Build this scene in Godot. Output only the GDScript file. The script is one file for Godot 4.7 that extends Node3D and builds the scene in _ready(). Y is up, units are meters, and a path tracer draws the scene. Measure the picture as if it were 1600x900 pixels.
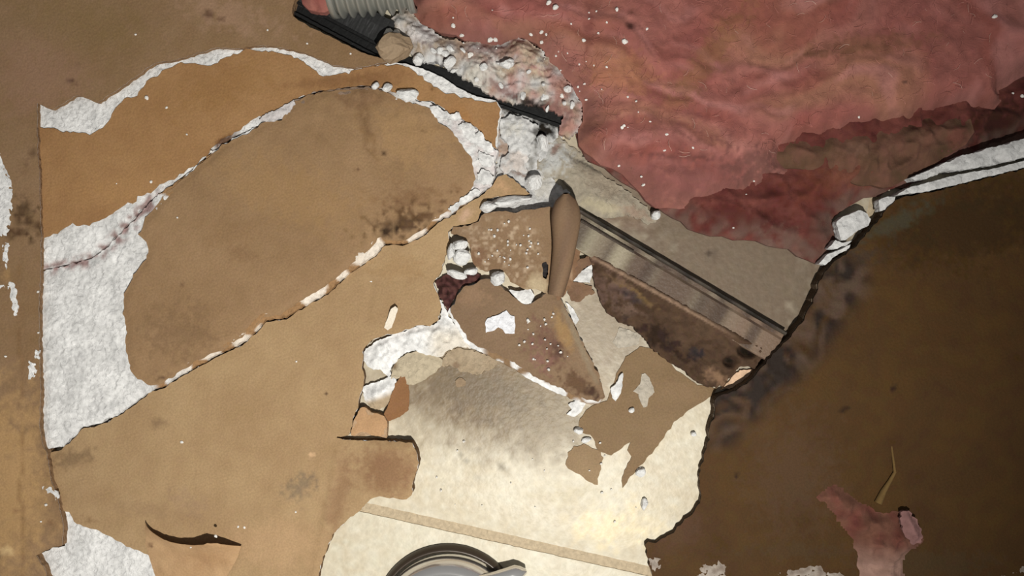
extends Node3D
# A collapsed bathroom ceiling seen from above: torn plasterboard, insulation and rubble on a cream tile floor.
# Plan coordinates are given in a 1600x900 grid of 0.75 mm squares; heights are in millimetres above the tiles.

const S := 0.00075
const EYE := 0.9
var N := FastNoiseLite.new()
var N2 := FastNoiseLite.new()
var rng := RandomNumberGenerator.new()
var M := {}
var used := {}
var stones := []
var ground := {}   # highest surface found at each 3 mm square, so that loose bits can be laid on it

# ---------------------------------------------------------------- small helpers
func lin(r: float, g: float, b: float) -> Color:
	return Color(r / 255.0, g / 255.0, b / 255.0).srgb_to_linear()

func n(p: Vector2, f: float) -> float:
	return N.get_noise_2d(p.x * f, p.y * f)

func n2(p: Vector2, f: float) -> float:
	return N2.get_noise_2d(p.x * f + 31.7, p.y * f - 12.3)

func fbm(p: Vector2, f: float) -> float:
	return 0.55 * n(p, f) + 0.28 * n2(p, f * 2.1) + 0.17 * n(p, f * 4.3)

func ridge(p: Vector2, f: float) -> float:
	return 1.0 - 2.0 * absf(n2(p, f))

func sm(a: float, b: float, x: float) -> float:
	return smoothstep(a, b, x)

func toline(p: Vector2, pts: Array) -> float:
	var best := 1e9
	for i in range(0, pts.size() - 2, 2):
		var q := Geometry2D.get_closest_point_to_segment(p, Vector2(pts[i], pts[i + 1]), Vector2(pts[i + 2], pts[i + 3]))
		best = minf(best, p.distance_to(q))
	return best

func stains_and_shade(col: Color, p: Vector2, list: Array) -> Color:
	# each stain or painted shade: x, y, radius x, radius y, turn in degrees, colour, strength, raggedness
	for s in list:
		var q := (p - Vector2(s[0], s[1])).rotated(-deg_to_rad(s[4])) / Vector2(s[2], s[3])
		if absf(q.x) > 1.9 or absf(q.y) > 1.9:
			continue
		var a: float = clampf((1.0 - q.length() + s[7] * (fbm(p + Vector2(n2(p, 0.03), n(p, 0.03)) * 14.0, 0.04) + 0.5 * n2(p + Vector2(n(p, 0.05), n2(p, 0.05)) * 9.0, 0.1))) * 1.6, 0.0, 1.0) * s[6]
		col = col.lerp(s[5], a)
	return col

func settle(x: float, y: float) -> float:
	# millimetres above the floor of what lies at this spot of the plan
	var mm := 12.0
	for i in 5:
		var w := place(x, y, mm)
		var key := Vector2i(roundi(w.x / 0.003), roundi(w.z / 0.003))
		var top: float = ground.get(key, -1.0)
		if top < 0.0:
			for a in [Vector2i(1, 0), Vector2i(-1, 0), Vector2i(0, 1), Vector2i(0, -1), Vector2i(1, 1), Vector2i(-1, -1)]:
				top = maxf(top, ground.get(key + a, -1.0))
		mm = maxf(0.0, top) * 1000.0
	return mm

func place(x: float, y: float, mm := 0.0) -> Vector3:
	var k := (EYE - mm * 0.001) / EYE
	return Vector3((x - 800.0) * S * k, mm * 0.001, (y - 450.0) * S * k)

func numbered(called: String) -> String:
	var k: int = used.get(called, 0)
	used[called] = k + 1
	return called if k == 0 else "%s_%03d" % [called, k]

func tag(o: Node3D, label := "", category := "", group := "", kind := "") -> Node3D:
	for pair in [["label", label], ["category", category], ["group", group], ["kind", kind]]:
		if pair[1]:
			o.set_meta(pair[0], pair[1])
	return o

func thing(called: String, label: String, category: String, x: float, y: float, mm := 0.0, group := "") -> Node3D:
	var o := Node3D.new()
	o.name = numbered(called)
	add_child(o)
	o.position = place(x, y, mm)
	tag(o, label, category, group)
	return o

func origin_of(o: Node3D) -> Vector3:
	return o.position + (origin_of(o.get_parent()) if o.get_parent() != self else Vector3.ZERO)

func put(called: String, mesh: Mesh, m: Material, parent: Node3D = null) -> MeshInstance3D:
	var o := MeshInstance3D.new()
	o.name = called if parent else numbered(called)
	o.mesh = mesh
	o.material_override = m
	(parent if parent else self).add_child(o, true)
	return o

# ---------------------------------------------------------------- materials
func noise_tex(kind: int, f: float, low: float, high: float, bumps := 0.0, seeded := 1, warp := 0.0, oct := 4) -> NoiseTexture2D:
	var t := NoiseTexture2D.new()
	t.width = 512
	t.height = 512
	t.seamless = true
	var q := FastNoiseLite.new()
	q.noise_type = kind
	q.seed = seeded
	q.frequency = f
	q.fractal_octaves = oct
	if warp > 0.0:
		q.domain_warp_enabled = true
		q.domain_warp_amplitude = warp
		q.domain_warp_frequency = f
	t.noise = q
	if bumps > 0.0:
		t.as_normal_map = true
		t.bump_strength = bumps
	else:
		var g := Gradient.new()
		g.set_color(0, Color(low, low, low))
		g.set_color(1, Color(high, high, high))
		t.color_ramp = g
	return t

func mat(called: String, rough: float, grain: Texture2D, normals: Texture2D, depth: float, tile := 6.0) -> StandardMaterial3D:
	var m := StandardMaterial3D.new()
	m.resource_name = called
	m.vertex_color_use_as_albedo = true
	m.roughness = rough
	m.metallic_specular = 0.3
	m.albedo_texture = grain
	if normals:
		m.normal_enabled = true
		m.normal_texture = normals
		m.normal_scale = depth
	m.uv1_triplanar = true
	m.uv1_world_triplanar = true
	m.uv1_scale = Vector3.ONE * tile
	return m

func materials() -> void:
	var fine := noise_tex(FastNoiseLite.TYPE_SIMPLEX_SMOOTH, 0.11, 0.88, 1.0, 0.0, 3)
	var fine_n := noise_tex(FastNoiseLite.TYPE_SIMPLEX_SMOOTH, 0.05, 0, 1, 3.0, 4)
	var crumb := noise_tex(FastNoiseLite.TYPE_SIMPLEX_SMOOTH, 0.035, 0.84, 1.0, 0.0, 5, 20.0)
	var crumb_n := noise_tex(FastNoiseLite.TYPE_SIMPLEX_SMOOTH, 0.03, 0, 1, 10.0, 6, 25.0, 5)
	var hair := noise_tex(FastNoiseLite.TYPE_SIMPLEX_SMOOTH, 0.018, 0.78, 1.0, 0.0, 7, 60.0, 5)
	var hair_n := noise_tex(FastNoiseLite.TYPE_SIMPLEX_SMOOTH, 0.02, 0, 1, 7.0, 8, 70.0, 5)
	var pits := noise_tex(FastNoiseLite.TYPE_CELLULAR, 0.05, 0.9, 1.0, 0.0, 9, 12.0, 3)
	M.paper = mat("kraft_paper", 0.75, fine, fine_n, 0.35)
	M.gypsum = mat("gypsum", 0.95, crumb, crumb_n, 0.8, 7.0)
	M.wool = mat("glass_wool", 1.0, hair, hair_n, 0.4, 5.0)
	M.tile = mat("cream_tile", 0.42, pits, fine_n, 0.25, 5.0)
	M.wood = mat("rotten_wood", 0.85, hair, hair_n, 0.7, 9.0)
	M.black = mat("black_rail", 0.55, fine, fine_n, 0.3)
	M.rail = mat("grimy_rail", 0.5, fine, fine_n, 0.4)
	M.chrome = StandardMaterial3D.new()
	M.chrome.resource_name = "chrome"
	M.chrome.albedo_color = Color(0.86, 0.85, 0.84)
	M.chrome.metallic = 0.8
	M.chrome.roughness = 0.15
	M.foil = StandardMaterial3D.new()
	M.foil.resource_name = "foil"
	M.foil.albedo_color = Color(0.6, 0.6, 0.57)
	M.foil.metallic = 0.5
	M.foil.roughness = 0.32
	M.bronze = StandardMaterial3D.new()
	M.bronze.resource_name = "shaded_collar"  # collar brown also paints the shadow band round the dome
	M.bronze.albedo_color = Color(0.23, 0.19, 0.15)
	M.bronze.metallic = 0.2
	M.bronze.roughness = 0.35

# ---------------------------------------------------------------- torn sheets: an outline filled with a fine grid, with relief, an edge and an underside
func outline(pts: Array, rough: float, step: float) -> PackedVector2Array:
	var out := PackedVector2Array()
	var c := pts.size() / 2
	for i in c:
		var a := Vector2(pts[i * 2], pts[i * 2 + 1])
		var b := Vector2(pts[(i * 2 + 2) % pts.size()], pts[(i * 2 + 3) % pts.size()])
		var k := maxi(1, int(a.distance_to(b) / step))
		var nor := (b - a).orthogonal().normalized()
		for j in k:
			var p := a.lerp(b, float(j) / k)
			var w := rough * (0.9 * n2(p, 0.07) + 0.8 * n(p, 0.21))
			out.append(p + nor * w)
	if Geometry2D.is_polygon_clockwise(out):
		out.reverse()
	return out

func sheet(called: String, parent: Node3D, pts: Array, o: Dictionary, m: Material) -> MeshInstance3D:
	var g: float = o.get("g", 6.0)
	var z: float = o.get("z", 0.0)
	var t: float = o.get("t", 1.0)
	var hf: Callable = o.h
	var cf: Callable = o.c
	var flare: float = o.get("flare", 0.0)
	var k := (EYE - z * 0.001) / EYE
	var loops: Array = [outline(pts, o.get("rough", 1.5), o.get("step", minf(g, 5.0)))]
	for hole in o.get("holes", []):
		loops.append(outline(hole, 0.8, 3.0))
	var poly: PackedVector2Array = loops[0]
	var lo := poly[0]
	var hi := poly[0]
	for p in poly:
		lo = lo.min(p)
		hi = hi.max(p)
	lo = (lo / g).floor() * g - Vector2(g, g)
	var nx := int((hi.x - lo.x) / g) + 3
	var ny := int((hi.y - lo.y) / g) + 3
	var mark := PackedByteArray()   # 0 outside, 1 inside, 2 crossed by the edge
	mark.resize(nx * ny)
	for r in ny:
		var yy := lo.y + (r + 0.5) * g
		var xs := PackedFloat32Array()
		for lp in loops:
			var cnt: int = lp.size()
			for i in cnt:
				var a: Vector2 = lp[i]
				var b: Vector2 = lp[(i + 1) % cnt]
				if (a.y > yy) != (b.y > yy):
					xs.append(a.x + (yy - a.y) / (b.y - a.y) * (b.x - a.x))
		xs.sort()
		for i in range(0, xs.size() - 1, 2):
			for c in range(ceili((xs[i] - lo.x) / g - 0.5), floori((xs[i + 1] - lo.x) / g - 0.5) + 1):
				mark[r * nx + c] = 1
	for lp in loops:
		var cnt: int = lp.size()
		for i in cnt:
			var a: Vector2 = lp[i]
			var b: Vector2 = lp[(i + 1) % cnt]
			var q := maxi(1, int(a.distance_to(b) / g * 8.0))
			for j in q + 1:
				var p := (a.lerp(b, float(j) / q) - lo) / g
				mark[int(p.y) * nx + int(p.x)] = 2
	# distance from the edge, in grid steps
	var far := PackedFloat32Array()
	far.resize(nx * ny)
	for i in nx * ny:
		far[i] = 1e6 if mark[i] == 1 else 0.0
	for y in range(1, ny - 1):
		for x in range(1, nx - 1):
			var i := y * nx + x
			far[i] = minf(far[i], minf(minf(far[i - 1] + 1.0, far[i - nx] + 1.0), minf(far[i - nx - 1] + 1.41, far[i - nx + 1] + 1.41)))
	for y in range(ny - 2, 0, -1):
		for x in range(nx - 2, 0, -1):
			var i := y * nx + x
			far[i] = minf(far[i], minf(minf(far[i + 1] + 1.0, far[i + nx] + 1.0), minf(far[i + nx + 1] + 1.41, far[i + nx - 1] + 1.41)))
	var keys := {}
	var flat := PackedVector2Array()
	var dist := PackedFloat32Array()
	var tri := PackedInt32Array()
	var at := func(p: Vector2, d: float) -> int:
		var key := Vector2i(roundi(p.x * 20.0), roundi(p.y * 20.0))
		if keys.has(key):
			return keys[key]
		keys[key] = flat.size()
		flat.append(p)
		dist.append(d)
		return flat.size() - 1
	for y in ny:
		for x in nx:
			var w := mark[y * nx + x]
			if w == 0:
				continue
			var p0 := lo + Vector2(x, y) * g
			var cell := PackedVector2Array([p0, p0 + Vector2(g, 0), p0 + Vector2(g, g), p0 + Vector2(0, g)])
			if w == 1:
				var id := []
				for j in 4:
					var cx := x + (1 if j == 1 or j == 2 else 0)
					var cy := y + (1 if j > 1 else 0)
					var f := minf(minf(far[cy * nx + cx], far[cy * nx + cx - 1]), minf(far[(cy - 1) * nx + cx], far[(cy - 1) * nx + cx - 1]))
					id.append(at.call(cell[j], f * g))
				if (x + y) % 2:
					tri.append_array([id[0], id[1], id[2], id[0], id[2], id[3]])
				else:
					tri.append_array([id[0], id[1], id[3], id[1], id[2], id[3]])
				continue
			var bits := Geometry2D.intersect_polygons(cell, poly)
			for hole in loops.slice(1):
				var next: Array[PackedVector2Array] = []
				for b in bits:
					next.append_array(Geometry2D.clip_polygons(b, hole))
				bits = next
			for b in bits:
				var ids := Geometry2D.triangulate_polygon(b)
				for j in range(0, ids.size(), 3):
					var a0: int = at.call(b[ids[j]], 0.0)
					var a1: int = at.call(b[ids[j + 1]], 0.0)
					var a2: int = at.call(b[ids[j + 2]], 0.0)
					if a0 == a1 or a1 == a2 or a0 == a2:
						continue
					if (flat[a1] - flat[a0]).cross(flat[a2] - flat[a0]) < 0.0:
						tri.append_array([a0, a2, a1])
					else:
						tri.append_array([a0, a1, a2])
	var from := origin_of(parent) if parent else place((lo.x + hi.x) / 2.0, (lo.y + hi.y) / 2.0, maxf(0.0, z - t))
	var V := PackedVector3Array()
	var C := PackedColorArray()
	var NN := PackedVector3Array()
	V.resize(flat.size())
	C.resize(flat.size())
	NN.resize(flat.size())
	for i in flat.size():
		var p := flat[i]
		var h: float = hf.call(p, dist[i])
		V[i] = Vector3((p.x - 800.0) * S * k, (z + h) * 0.001, (p.y - 450.0) * S * k) - from
		C[i] = cf.call(p, dist[i])
	for v in V:
		var w := v + from
		var key := Vector2i(roundi(w.x / 0.003), roundi(w.z / 0.003))
		if w.y > ground.get(key, -1.0):
			ground[key] = w.y
	var edges := {}
	for i in range(0, tri.size(), 3):
		var a := tri[i]
		var b := tri[i + 1]
		var c := tri[i + 2]
		var nn := (V[c] - V[a]).cross(V[b] - V[a])
		NN[a] += nn
		NN[b] += nn
		NN[c] += nn
		for e in [Vector2i(a, b), Vector2i(b, c), Vector2i(c, a)]:
			var back := Vector2i(e.y, e.x)
			if edges.has(back):
				edges.erase(back)
			else:
				edges[e] = true
	for i in NN.size():
		NN[i] = NN[i].normalized()
	# the edge
	var outw := {}
	for e in edges:
		var d := V[e.y] - V[e.x]
		var q := Vector3(d.z, 0, -d.x).normalized()
		outw[e.x] = outw.get(e.x, Vector3.ZERO) + q
		outw[e.y] = outw.get(e.y, Vector3.ZERO) + q
	var low := (z - t) * 0.001 - from.y
	var thin: bool = o.get("follow", false)
	var side = o.get("side", null)
	for e in edges:
		var a: int = e.x
		var b: int = e.y
		var s := V.size()
		var la: Vector3 = V[a] + outw[a].normalized() * flare * S
		var lb: Vector3 = V[b] + outw[b].normalized() * flare * S
		la.y = V[a].y - t * 0.001 if thin else minf(low, V[a].y)
		lb.y = V[b].y - t * 0.001 if thin else minf(low, V[b].y)
		var q: Vector3 = (lb - V[a]).cross(V[b] - V[a]).normalized() * -1.0
		V.append_array([V[a], V[b], lb, la])
		NN.append_array([q, q, q, q])
		var ca: Color = side if side != null else C[a]
		C.append_array([ca, ca, ca, ca])
		tri.append_array([s, s + 2, s + 1, s, s + 3, s + 2])
	# the underside
	if loops.size() == 1 and not thin:
		var base := V.size()
		var ids := Geometry2D.triangulate_polygon(poly)
		for p in poly:
			V.append(Vector3((p.x - 800.0) * S * k, (z - t) * 0.001, (p.y - 450.0) * S * k) - from)
			NN.append(Vector3.DOWN)
			C.append(side if side != null else cf.call(p, 0.0))
		for j in range(0, ids.size(), 3):
			var a := ids[j]
			var b := ids[j + 1]
			var c := ids[j + 2]
			if (poly[b] - poly[a]).cross(poly[c] - poly[a]) > 0.0:
				tri.append_array([base + a, base + c, base + b])
			else:
				tri.append_array([base + a, base + b, base + c])
	var arr := []
	arr.resize(Mesh.ARRAY_MAX)
	arr[Mesh.ARRAY_VERTEX] = V
	arr[Mesh.ARRAY_NORMAL] = NN
	arr[Mesh.ARRAY_COLOR] = C
	arr[Mesh.ARRAY_INDEX] = tri
	var mesh := ArrayMesh.new()
	mesh.add_surface_from_arrays(Mesh.PRIMITIVE_TRIANGLES, arr)
	var node := put(called, mesh, m, parent)
	if not parent:
		node.position = from
	return node

# ---------------------------------------------------------------- rubble stones
func stone_mesh(seeded: int, rings: int, cuts: int, colour: Color) -> ArrayMesh:
	var r := RandomNumberGenerator.new()
	r.seed = seeded
	var planes := []
	for i in cuts:
		planes.append([Vector3(r.randf_range(-1, 1), r.randf_range(-0.8, 1), r.randf_range(-1, 1)).normalized(), r.randf_range(0.55, 0.95)])
	var seg := rings * 2
	var P := []
	for i in rings + 1:
		for j in seg:
			var th := PI * i / rings
			var ph := TAU * j / seg
			var d := Vector3(sin(th) * cos(ph), cos(th), sin(th) * sin(ph))
			var rad := 1.0
			for q in planes:
				var dd: float = d.dot(q[0])
				if dd > 0.05:
					rad = minf(rad, q[1] / dd)
			rad *= 1.0 + 0.07 * N.get_noise_3d(d.x * 2.5 + seeded * 7.0, d.y * 2.5, d.z * 2.5) + 0.05 * N2.get_noise_3d(d.x * 7.0, d.y * 7.0 + seeded, d.z * 7.0)
			P.append(d * rad)
	var st := SurfaceTool.new()
	st.begin(Mesh.PRIMITIVE_TRIANGLES)
	st.set_smooth_group(-1)
	for i in rings:
		for j in seg:
			var a: Vector3 = P[i * seg + j]
			var b: Vector3 = P[i * seg + (j + 1) % seg]
			var c: Vector3 = P[(i + 1) * seg + (j + 1) % seg]
			var d: Vector3 = P[(i + 1) * seg + j]
			for v in ([a, b, c] if i > 0 else []) + ([a, c, d] if i < rings - 1 else []):
				st.set_color(colour)
				st.add_vertex(v)
	st.generate_normals()
	return st.commit()

func stone(called: String, label: String, category: String, group: String, x: float, y: float, mm: float, size: Vector3, turn: float, kind: int, m: Material, parent: Node3D = null) -> MeshInstance3D:
	# size: half extents in plan units (x, z) and millimetres (y); mm: height of its foot
	var o := put(called, stones[kind], m, parent)
	o.position = place(x, y, mm + size.y * 0.6) - (parent.position if parent else Vector3.ZERO)
	o.basis = Basis(Vector3.UP, deg_to_rad(turn)) * Basis.from_scale(Vector3(size.x * S, size.y * 0.001, size.z * S))
	if label:
		tag(o, label, category, group)
	return o

func lathe(profile: Array, seg: int, axis_scale := Vector3.ONE) -> ArrayMesh:
	# profile: x radius, y height, alternating
	var st := SurfaceTool.new()
	st.begin(Mesh.PRIMITIVE_TRIANGLES)
	var c := profile.size() / 2
	for i in c:
		for j in seg + 1:
			var a := TAU * j / seg
			st.add_vertex(Vector3(profile[i * 2] * cos(a), profile[i * 2 + 1], profile[i * 2] * sin(a)) * axis_scale)
	for i in c - 1:
		for j in seg:
			var a := i * (seg + 1) + j
			for q in [a, a + seg + 1, a + 1, a + 1, a + seg + 1, a + seg + 2]:
				st.add_index(q)
	st.generate_normals()
	return st.commit()

func sweep(path: Array, radii: Array, seg: int, colour: Callable) -> ArrayMesh:
	var st := SurfaceTool.new()
	st.begin(Mesh.PRIMITIVE_TRIANGLES)
	var c := path.size()
	for i in c:
		var d: Vector3 = (path[mini(i + 1, c - 1)] - path[maxi(i - 1, 0)]).normalized()
		var u := d.cross(Vector3.UP).normalized() if absf(d.y) < 0.95 else Vector3.RIGHT
		var v := u.cross(d).normalized()
		for j in seg + 1:
			var a := TAU * j / seg
			st.set_color(colour.call(i, j))
			st.add_vertex(path[i] + (u * cos(a) + v * sin(a)) * radii[i])
	for i in c - 1:
		for j in seg:
			var a := i * (seg + 1) + j
			for q in [a, a + 1, a + seg + 1, a + 1, a + seg + 2, a + seg + 1]:
				st.add_index(q)
	st.generate_normals()
	return st.commit()

func extrude(profile: Array, a: Vector3, b: Vector3, colour: Callable, wob := 0.0) -> ArrayMesh:
	# a closed profile of (across, up) pairs in millimetres carried from a to b
	var st := SurfaceTool.new()
	st.begin(Mesh.PRIMITIVE_TRIANGLES)
	st.set_smooth_group(-1)
	var d := (b - a).normalized()
	var right := d.cross(Vector3.UP).normalized()
	var c := profile.size() / 2
	var steps := 60
	var P := []
	for i in steps + 1:
		var o := a.lerp(b, float(i) / steps)
		for j in c:
			var w := wob * N.get_noise_2d(i * 0.35, j * 3.1)
			P.append(o + right * (profile[j * 2] + w) * 0.001 + Vector3.UP * (profile[j * 2 + 1] + w * 0.5) * 0.001)
	for i in steps:
		for j in c:
			var q := [P[i * c + j], P[i * c + (j + 1) % c], P[(i + 1) * c + (j + 1) % c], P[(i + 1) * c + j]]
			var u := [i, i, i + 1, i + 1]
			for w in [0, 2, 1, 0, 3, 2]:
				st.set_color(colour.call(u[w], j))
				st.add_vertex(q[w])
	for w in [0, steps]:
		var mid := Vector3.ZERO
		for j in c:
			mid += P[w * c + j] / c
		for j in c:
			var e := [mid, P[w * c + j], P[w * c + (j + 1) % c]]
			for q in ([0, 1, 2] if w == 0 else [0, 2, 1]):
				st.set_color(colour.call(w, j))
				st.add_vertex(e[q])
	st.generate_normals()
	return st.commit()

# ---------------------------------------------------------------- relief and colour of the materials in the pile
func paper_h(p: Vector2) -> float:
	return 1.1 * n(p, 0.0045) + 0.4 * n2(p, 0.017) + 0.12 * n(p, 0.06)

func crumble(p: Vector2, amp := 1.0) -> float:
	return amp * (0.9 * n(p, 0.035) + 0.55 * ridge(p, 0.07) + 0.5 * n(p, 0.16) + 0.25 * n2(p, 0.3) - 0.9)

func paper_c(p: Vector2, a: Color, b: Color, patches: Array) -> Color:
	var c := a.lerp(b, clampf(0.5 + 0.7 * fbm(p, 0.006) + 0.25 * n(p, 0.03), 0.0, 1.0))
	return stains_and_shade(c, p, patches)

func white_c(p: Vector2, a := 1.0) -> Color:
	var v := (0.74 + 0.10 * n(p, 0.02) + 0.08 * n2(p, 0.11)) * a
	return Color(v, v * 0.985, v * 0.96)

func wool_warp(p: Vector2) -> Vector2:
	return p + Vector2(n(p, 0.0035), n2(p, 0.0035)) * 90.0 + Vector2(n2(p, 0.013), n(p, 0.013)) * 16.0

func wool_h(p: Vector2) -> float:
	var w := wool_warp(p)
	var q := Vector2(w.x * 0.45 + w.y * 0.3, w.y - w.x * 0.25)
	return 30.0 + 7.0 * n(p, 0.003) + 2.6 * ridge(q, 0.007) + 1.1 * ridge(q + Vector2(300, 80), 0.02) + 0.7 * n(q, 0.06) + 0.35 * n2(p, 0.15)

# ---------------------------------------------------------------- outlines shared by neighbouring boards
var ARC := [58, 161, 72, 168, 82, 171, 100, 160, 115, 151, 125, 150, 140, 155, 153, 161, 165, 152, 185, 140, 205, 125, 225, 110, 245, 98, 275, 94, 300, 86, 335, 75, 375, 75, 400, 72, 425, 72, 450, 77, 480, 84, 500, 93, 520, 102, 535, 104, 552, 106, 580, 102, 604, 97]
var CRACK := [58, 423, 100, 414, 140, 403, 162, 387, 192, 357, 232, 314, 265, 291, 300, 264, 330, 237, 365, 214, 400, 197, 440, 186, 460, 155, 500, 142, 545, 136, 575, 134, 612, 143, 640, 151, 655, 158, 672, 158, 690, 168, 702, 178, 720, 185, 735, 195, 745, 200, 755, 215, 770, 230, 777, 234]
var SEAM := [236, 609, 252, 604, 300, 575, 335, 556, 380, 534, 402, 514, 414, 500, 445, 496, 465, 483, 510, 457, 545, 425, 585, 397, 600, 380, 632, 380, 660, 366, 678, 349, 692, 338, 700, 338, 722, 320, 750, 302, 768, 288]

func pairs_back(a: Array) -> Array:
	var out := []
	for i in range(a.size() - 2, -1, -2):
		out.append_array([a[i], a[i + 1]])
	return out

# ---------------------------------------------------------------- the scene
func _ready() -> void:
	var cam := Camera3D.new()
	cam.name = "camera"
	cam.position = Vector3(0, EYE, 0)
	cam.rotation_degrees = Vector3(-90, 0, 0)
	cam.fov = rad_to_deg(2.0 * atan(450.0 * S / EYE))
	cam.near = 0.02
	cam.current = true
	add_child(cam)
	var we := WorldEnvironment.new()
	we.name = "surroundings"
	var env := Environment.new()
	env.background_mode = Environment.BG_COLOR
	env.background_color = Color(0.5, 0.5, 0.5)
	env.background_energy_multiplier = 0.95
	env.tonemap_mode = Environment.TONE_MAPPER_LINEAR
	env.tonemap_exposure = 0.83
	env.sdfgi_enabled = true
	env.ssao_enabled = true
	env.ssil_enabled = true
	we.environment = env
	add_child(we)
	var torch := SpotLight3D.new()
	torch.name = "torch"
	torch.position = Vector3(180 * S, 1.2, 640 * S)
	torch.light_color = Color(1.0, 0.99, 0.965)
	torch.light_energy = 2.7
	torch.light_size = 0.01
	torch.spot_range = 6.0
	torch.spot_angle = 46.0
	torch.spot_attenuation = 2.0
	torch.spot_angle_attenuation = 1.0
	torch.shadow_enabled = true
	add_child(torch)
	torch.look_at(Vector3(-240 * S, 0, -30 * S), Vector3.UP)

	N.seed = 11
	N.frequency = 1.0
	N.fractal_type = FastNoiseLite.FRACTAL_NONE
	N2.seed = 29
	N2.frequency = 1.0
	N2.fractal_type = FastNoiseLite.FRACTAL_NONE
	rng.seed = 5
	materials()
	for i in 8:
		stones.append(stone_mesh(20 + i, 9, 9, Color(0.74, 0.73, 0.71)))
	for i in 4:
		stones.append(stone_mesh(40 + i, 4, 5, Color(0.82, 0.79, 0.74)))
	stones.append(stone_mesh(60, 10, 8, lin(150, 128, 104)))
	stones.append(stone_mesh(61, 9, 9, lin(96, 62, 56)))

	floor_and_tiles()
	boards()
	middle_pieces()
	dark_board()
	insulation()
	rails()
	fixture()
	rubble()
	crumbs()

func floor_and_tiles() -> void:
	var slab := BoxMesh.new()
	slab.size = Vector3(2.6, 0.05, 2.2)
	var gm := mat("grout", 0.9, M.gypsum.albedo_texture, M.gypsum.normal_texture, 0.5, 8.0)
	gm.vertex_color_use_as_albedo = false
	gm.albedo_color = Color(0.74, 0.67, 0.56)
	var fl := put("floor", slab, gm)
	fl.position = Vector3(0, -0.0275, 0)
	tag(fl, "pale grout bed of the bathroom floor under the cream tiles", "floor", "", "structure")
	var u := Vector2(445, 100).normalized()
	var v := Vector2(-u.y, u.x)
	var o := Vector2(270, 726)
	for row in [-1, 0]:
		for col in [-1, 0, 1]:
			var a = o + u * (col * 980.0) + v * (row * 900.0)
			var pts := []
			for q in [Vector2(8, 8), Vector2(972, 8), Vector2(972, 892), Vector2(8, 892)]:
				var p: Vector2 = a + u * q.x + v * q.y
				pts.append_array([p.x, p.y])
			var low = row == 0
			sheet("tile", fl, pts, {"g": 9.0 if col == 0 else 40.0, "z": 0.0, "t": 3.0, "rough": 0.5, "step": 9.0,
				"h": func(p, d): return -1.2 * (1.0 - sm(0.0, 14.0, d)) + 0.12 * n(p, 0.05),
				"c": func(p, d):
					var c: Color = lin(206, 197, 176).lerp(lin(194, 181, 156), clampf(0.45 + 0.8 * fbm(p, 0.008), 0, 1))
					c = c.lerp(lin(218, 213, 196), clampf(0.6 * n2(p, 0.05), 0, 1))
					if low:
						c = c.lerp(lin(205, 200, 180), clampf(0.9 * ridge(p, 0.06) * n(p, 0.1) + 0.2, 0, 0.8))
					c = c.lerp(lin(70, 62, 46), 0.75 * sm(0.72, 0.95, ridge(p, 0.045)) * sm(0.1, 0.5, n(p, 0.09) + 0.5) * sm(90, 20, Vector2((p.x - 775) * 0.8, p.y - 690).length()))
					return stains_and_shade(c, p, [  # includes broad darker patches over the middle and upper right tiles
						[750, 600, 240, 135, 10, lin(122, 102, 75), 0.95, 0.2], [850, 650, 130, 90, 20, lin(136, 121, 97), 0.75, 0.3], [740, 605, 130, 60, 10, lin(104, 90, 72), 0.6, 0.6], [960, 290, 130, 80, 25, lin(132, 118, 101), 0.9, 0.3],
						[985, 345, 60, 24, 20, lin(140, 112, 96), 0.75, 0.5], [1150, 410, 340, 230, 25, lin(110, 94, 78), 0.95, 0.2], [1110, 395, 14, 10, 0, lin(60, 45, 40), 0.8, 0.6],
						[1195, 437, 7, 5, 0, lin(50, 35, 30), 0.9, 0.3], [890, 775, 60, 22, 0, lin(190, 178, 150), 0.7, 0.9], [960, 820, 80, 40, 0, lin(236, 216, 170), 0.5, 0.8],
						[945, 510, 110, 130, -20, lin(152, 138, 119), 0.9, 0.3], [1195, 437, 6, 5, 0, lin(50, 35, 30), 0.9, 0.2]])}, M.tile)

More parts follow.
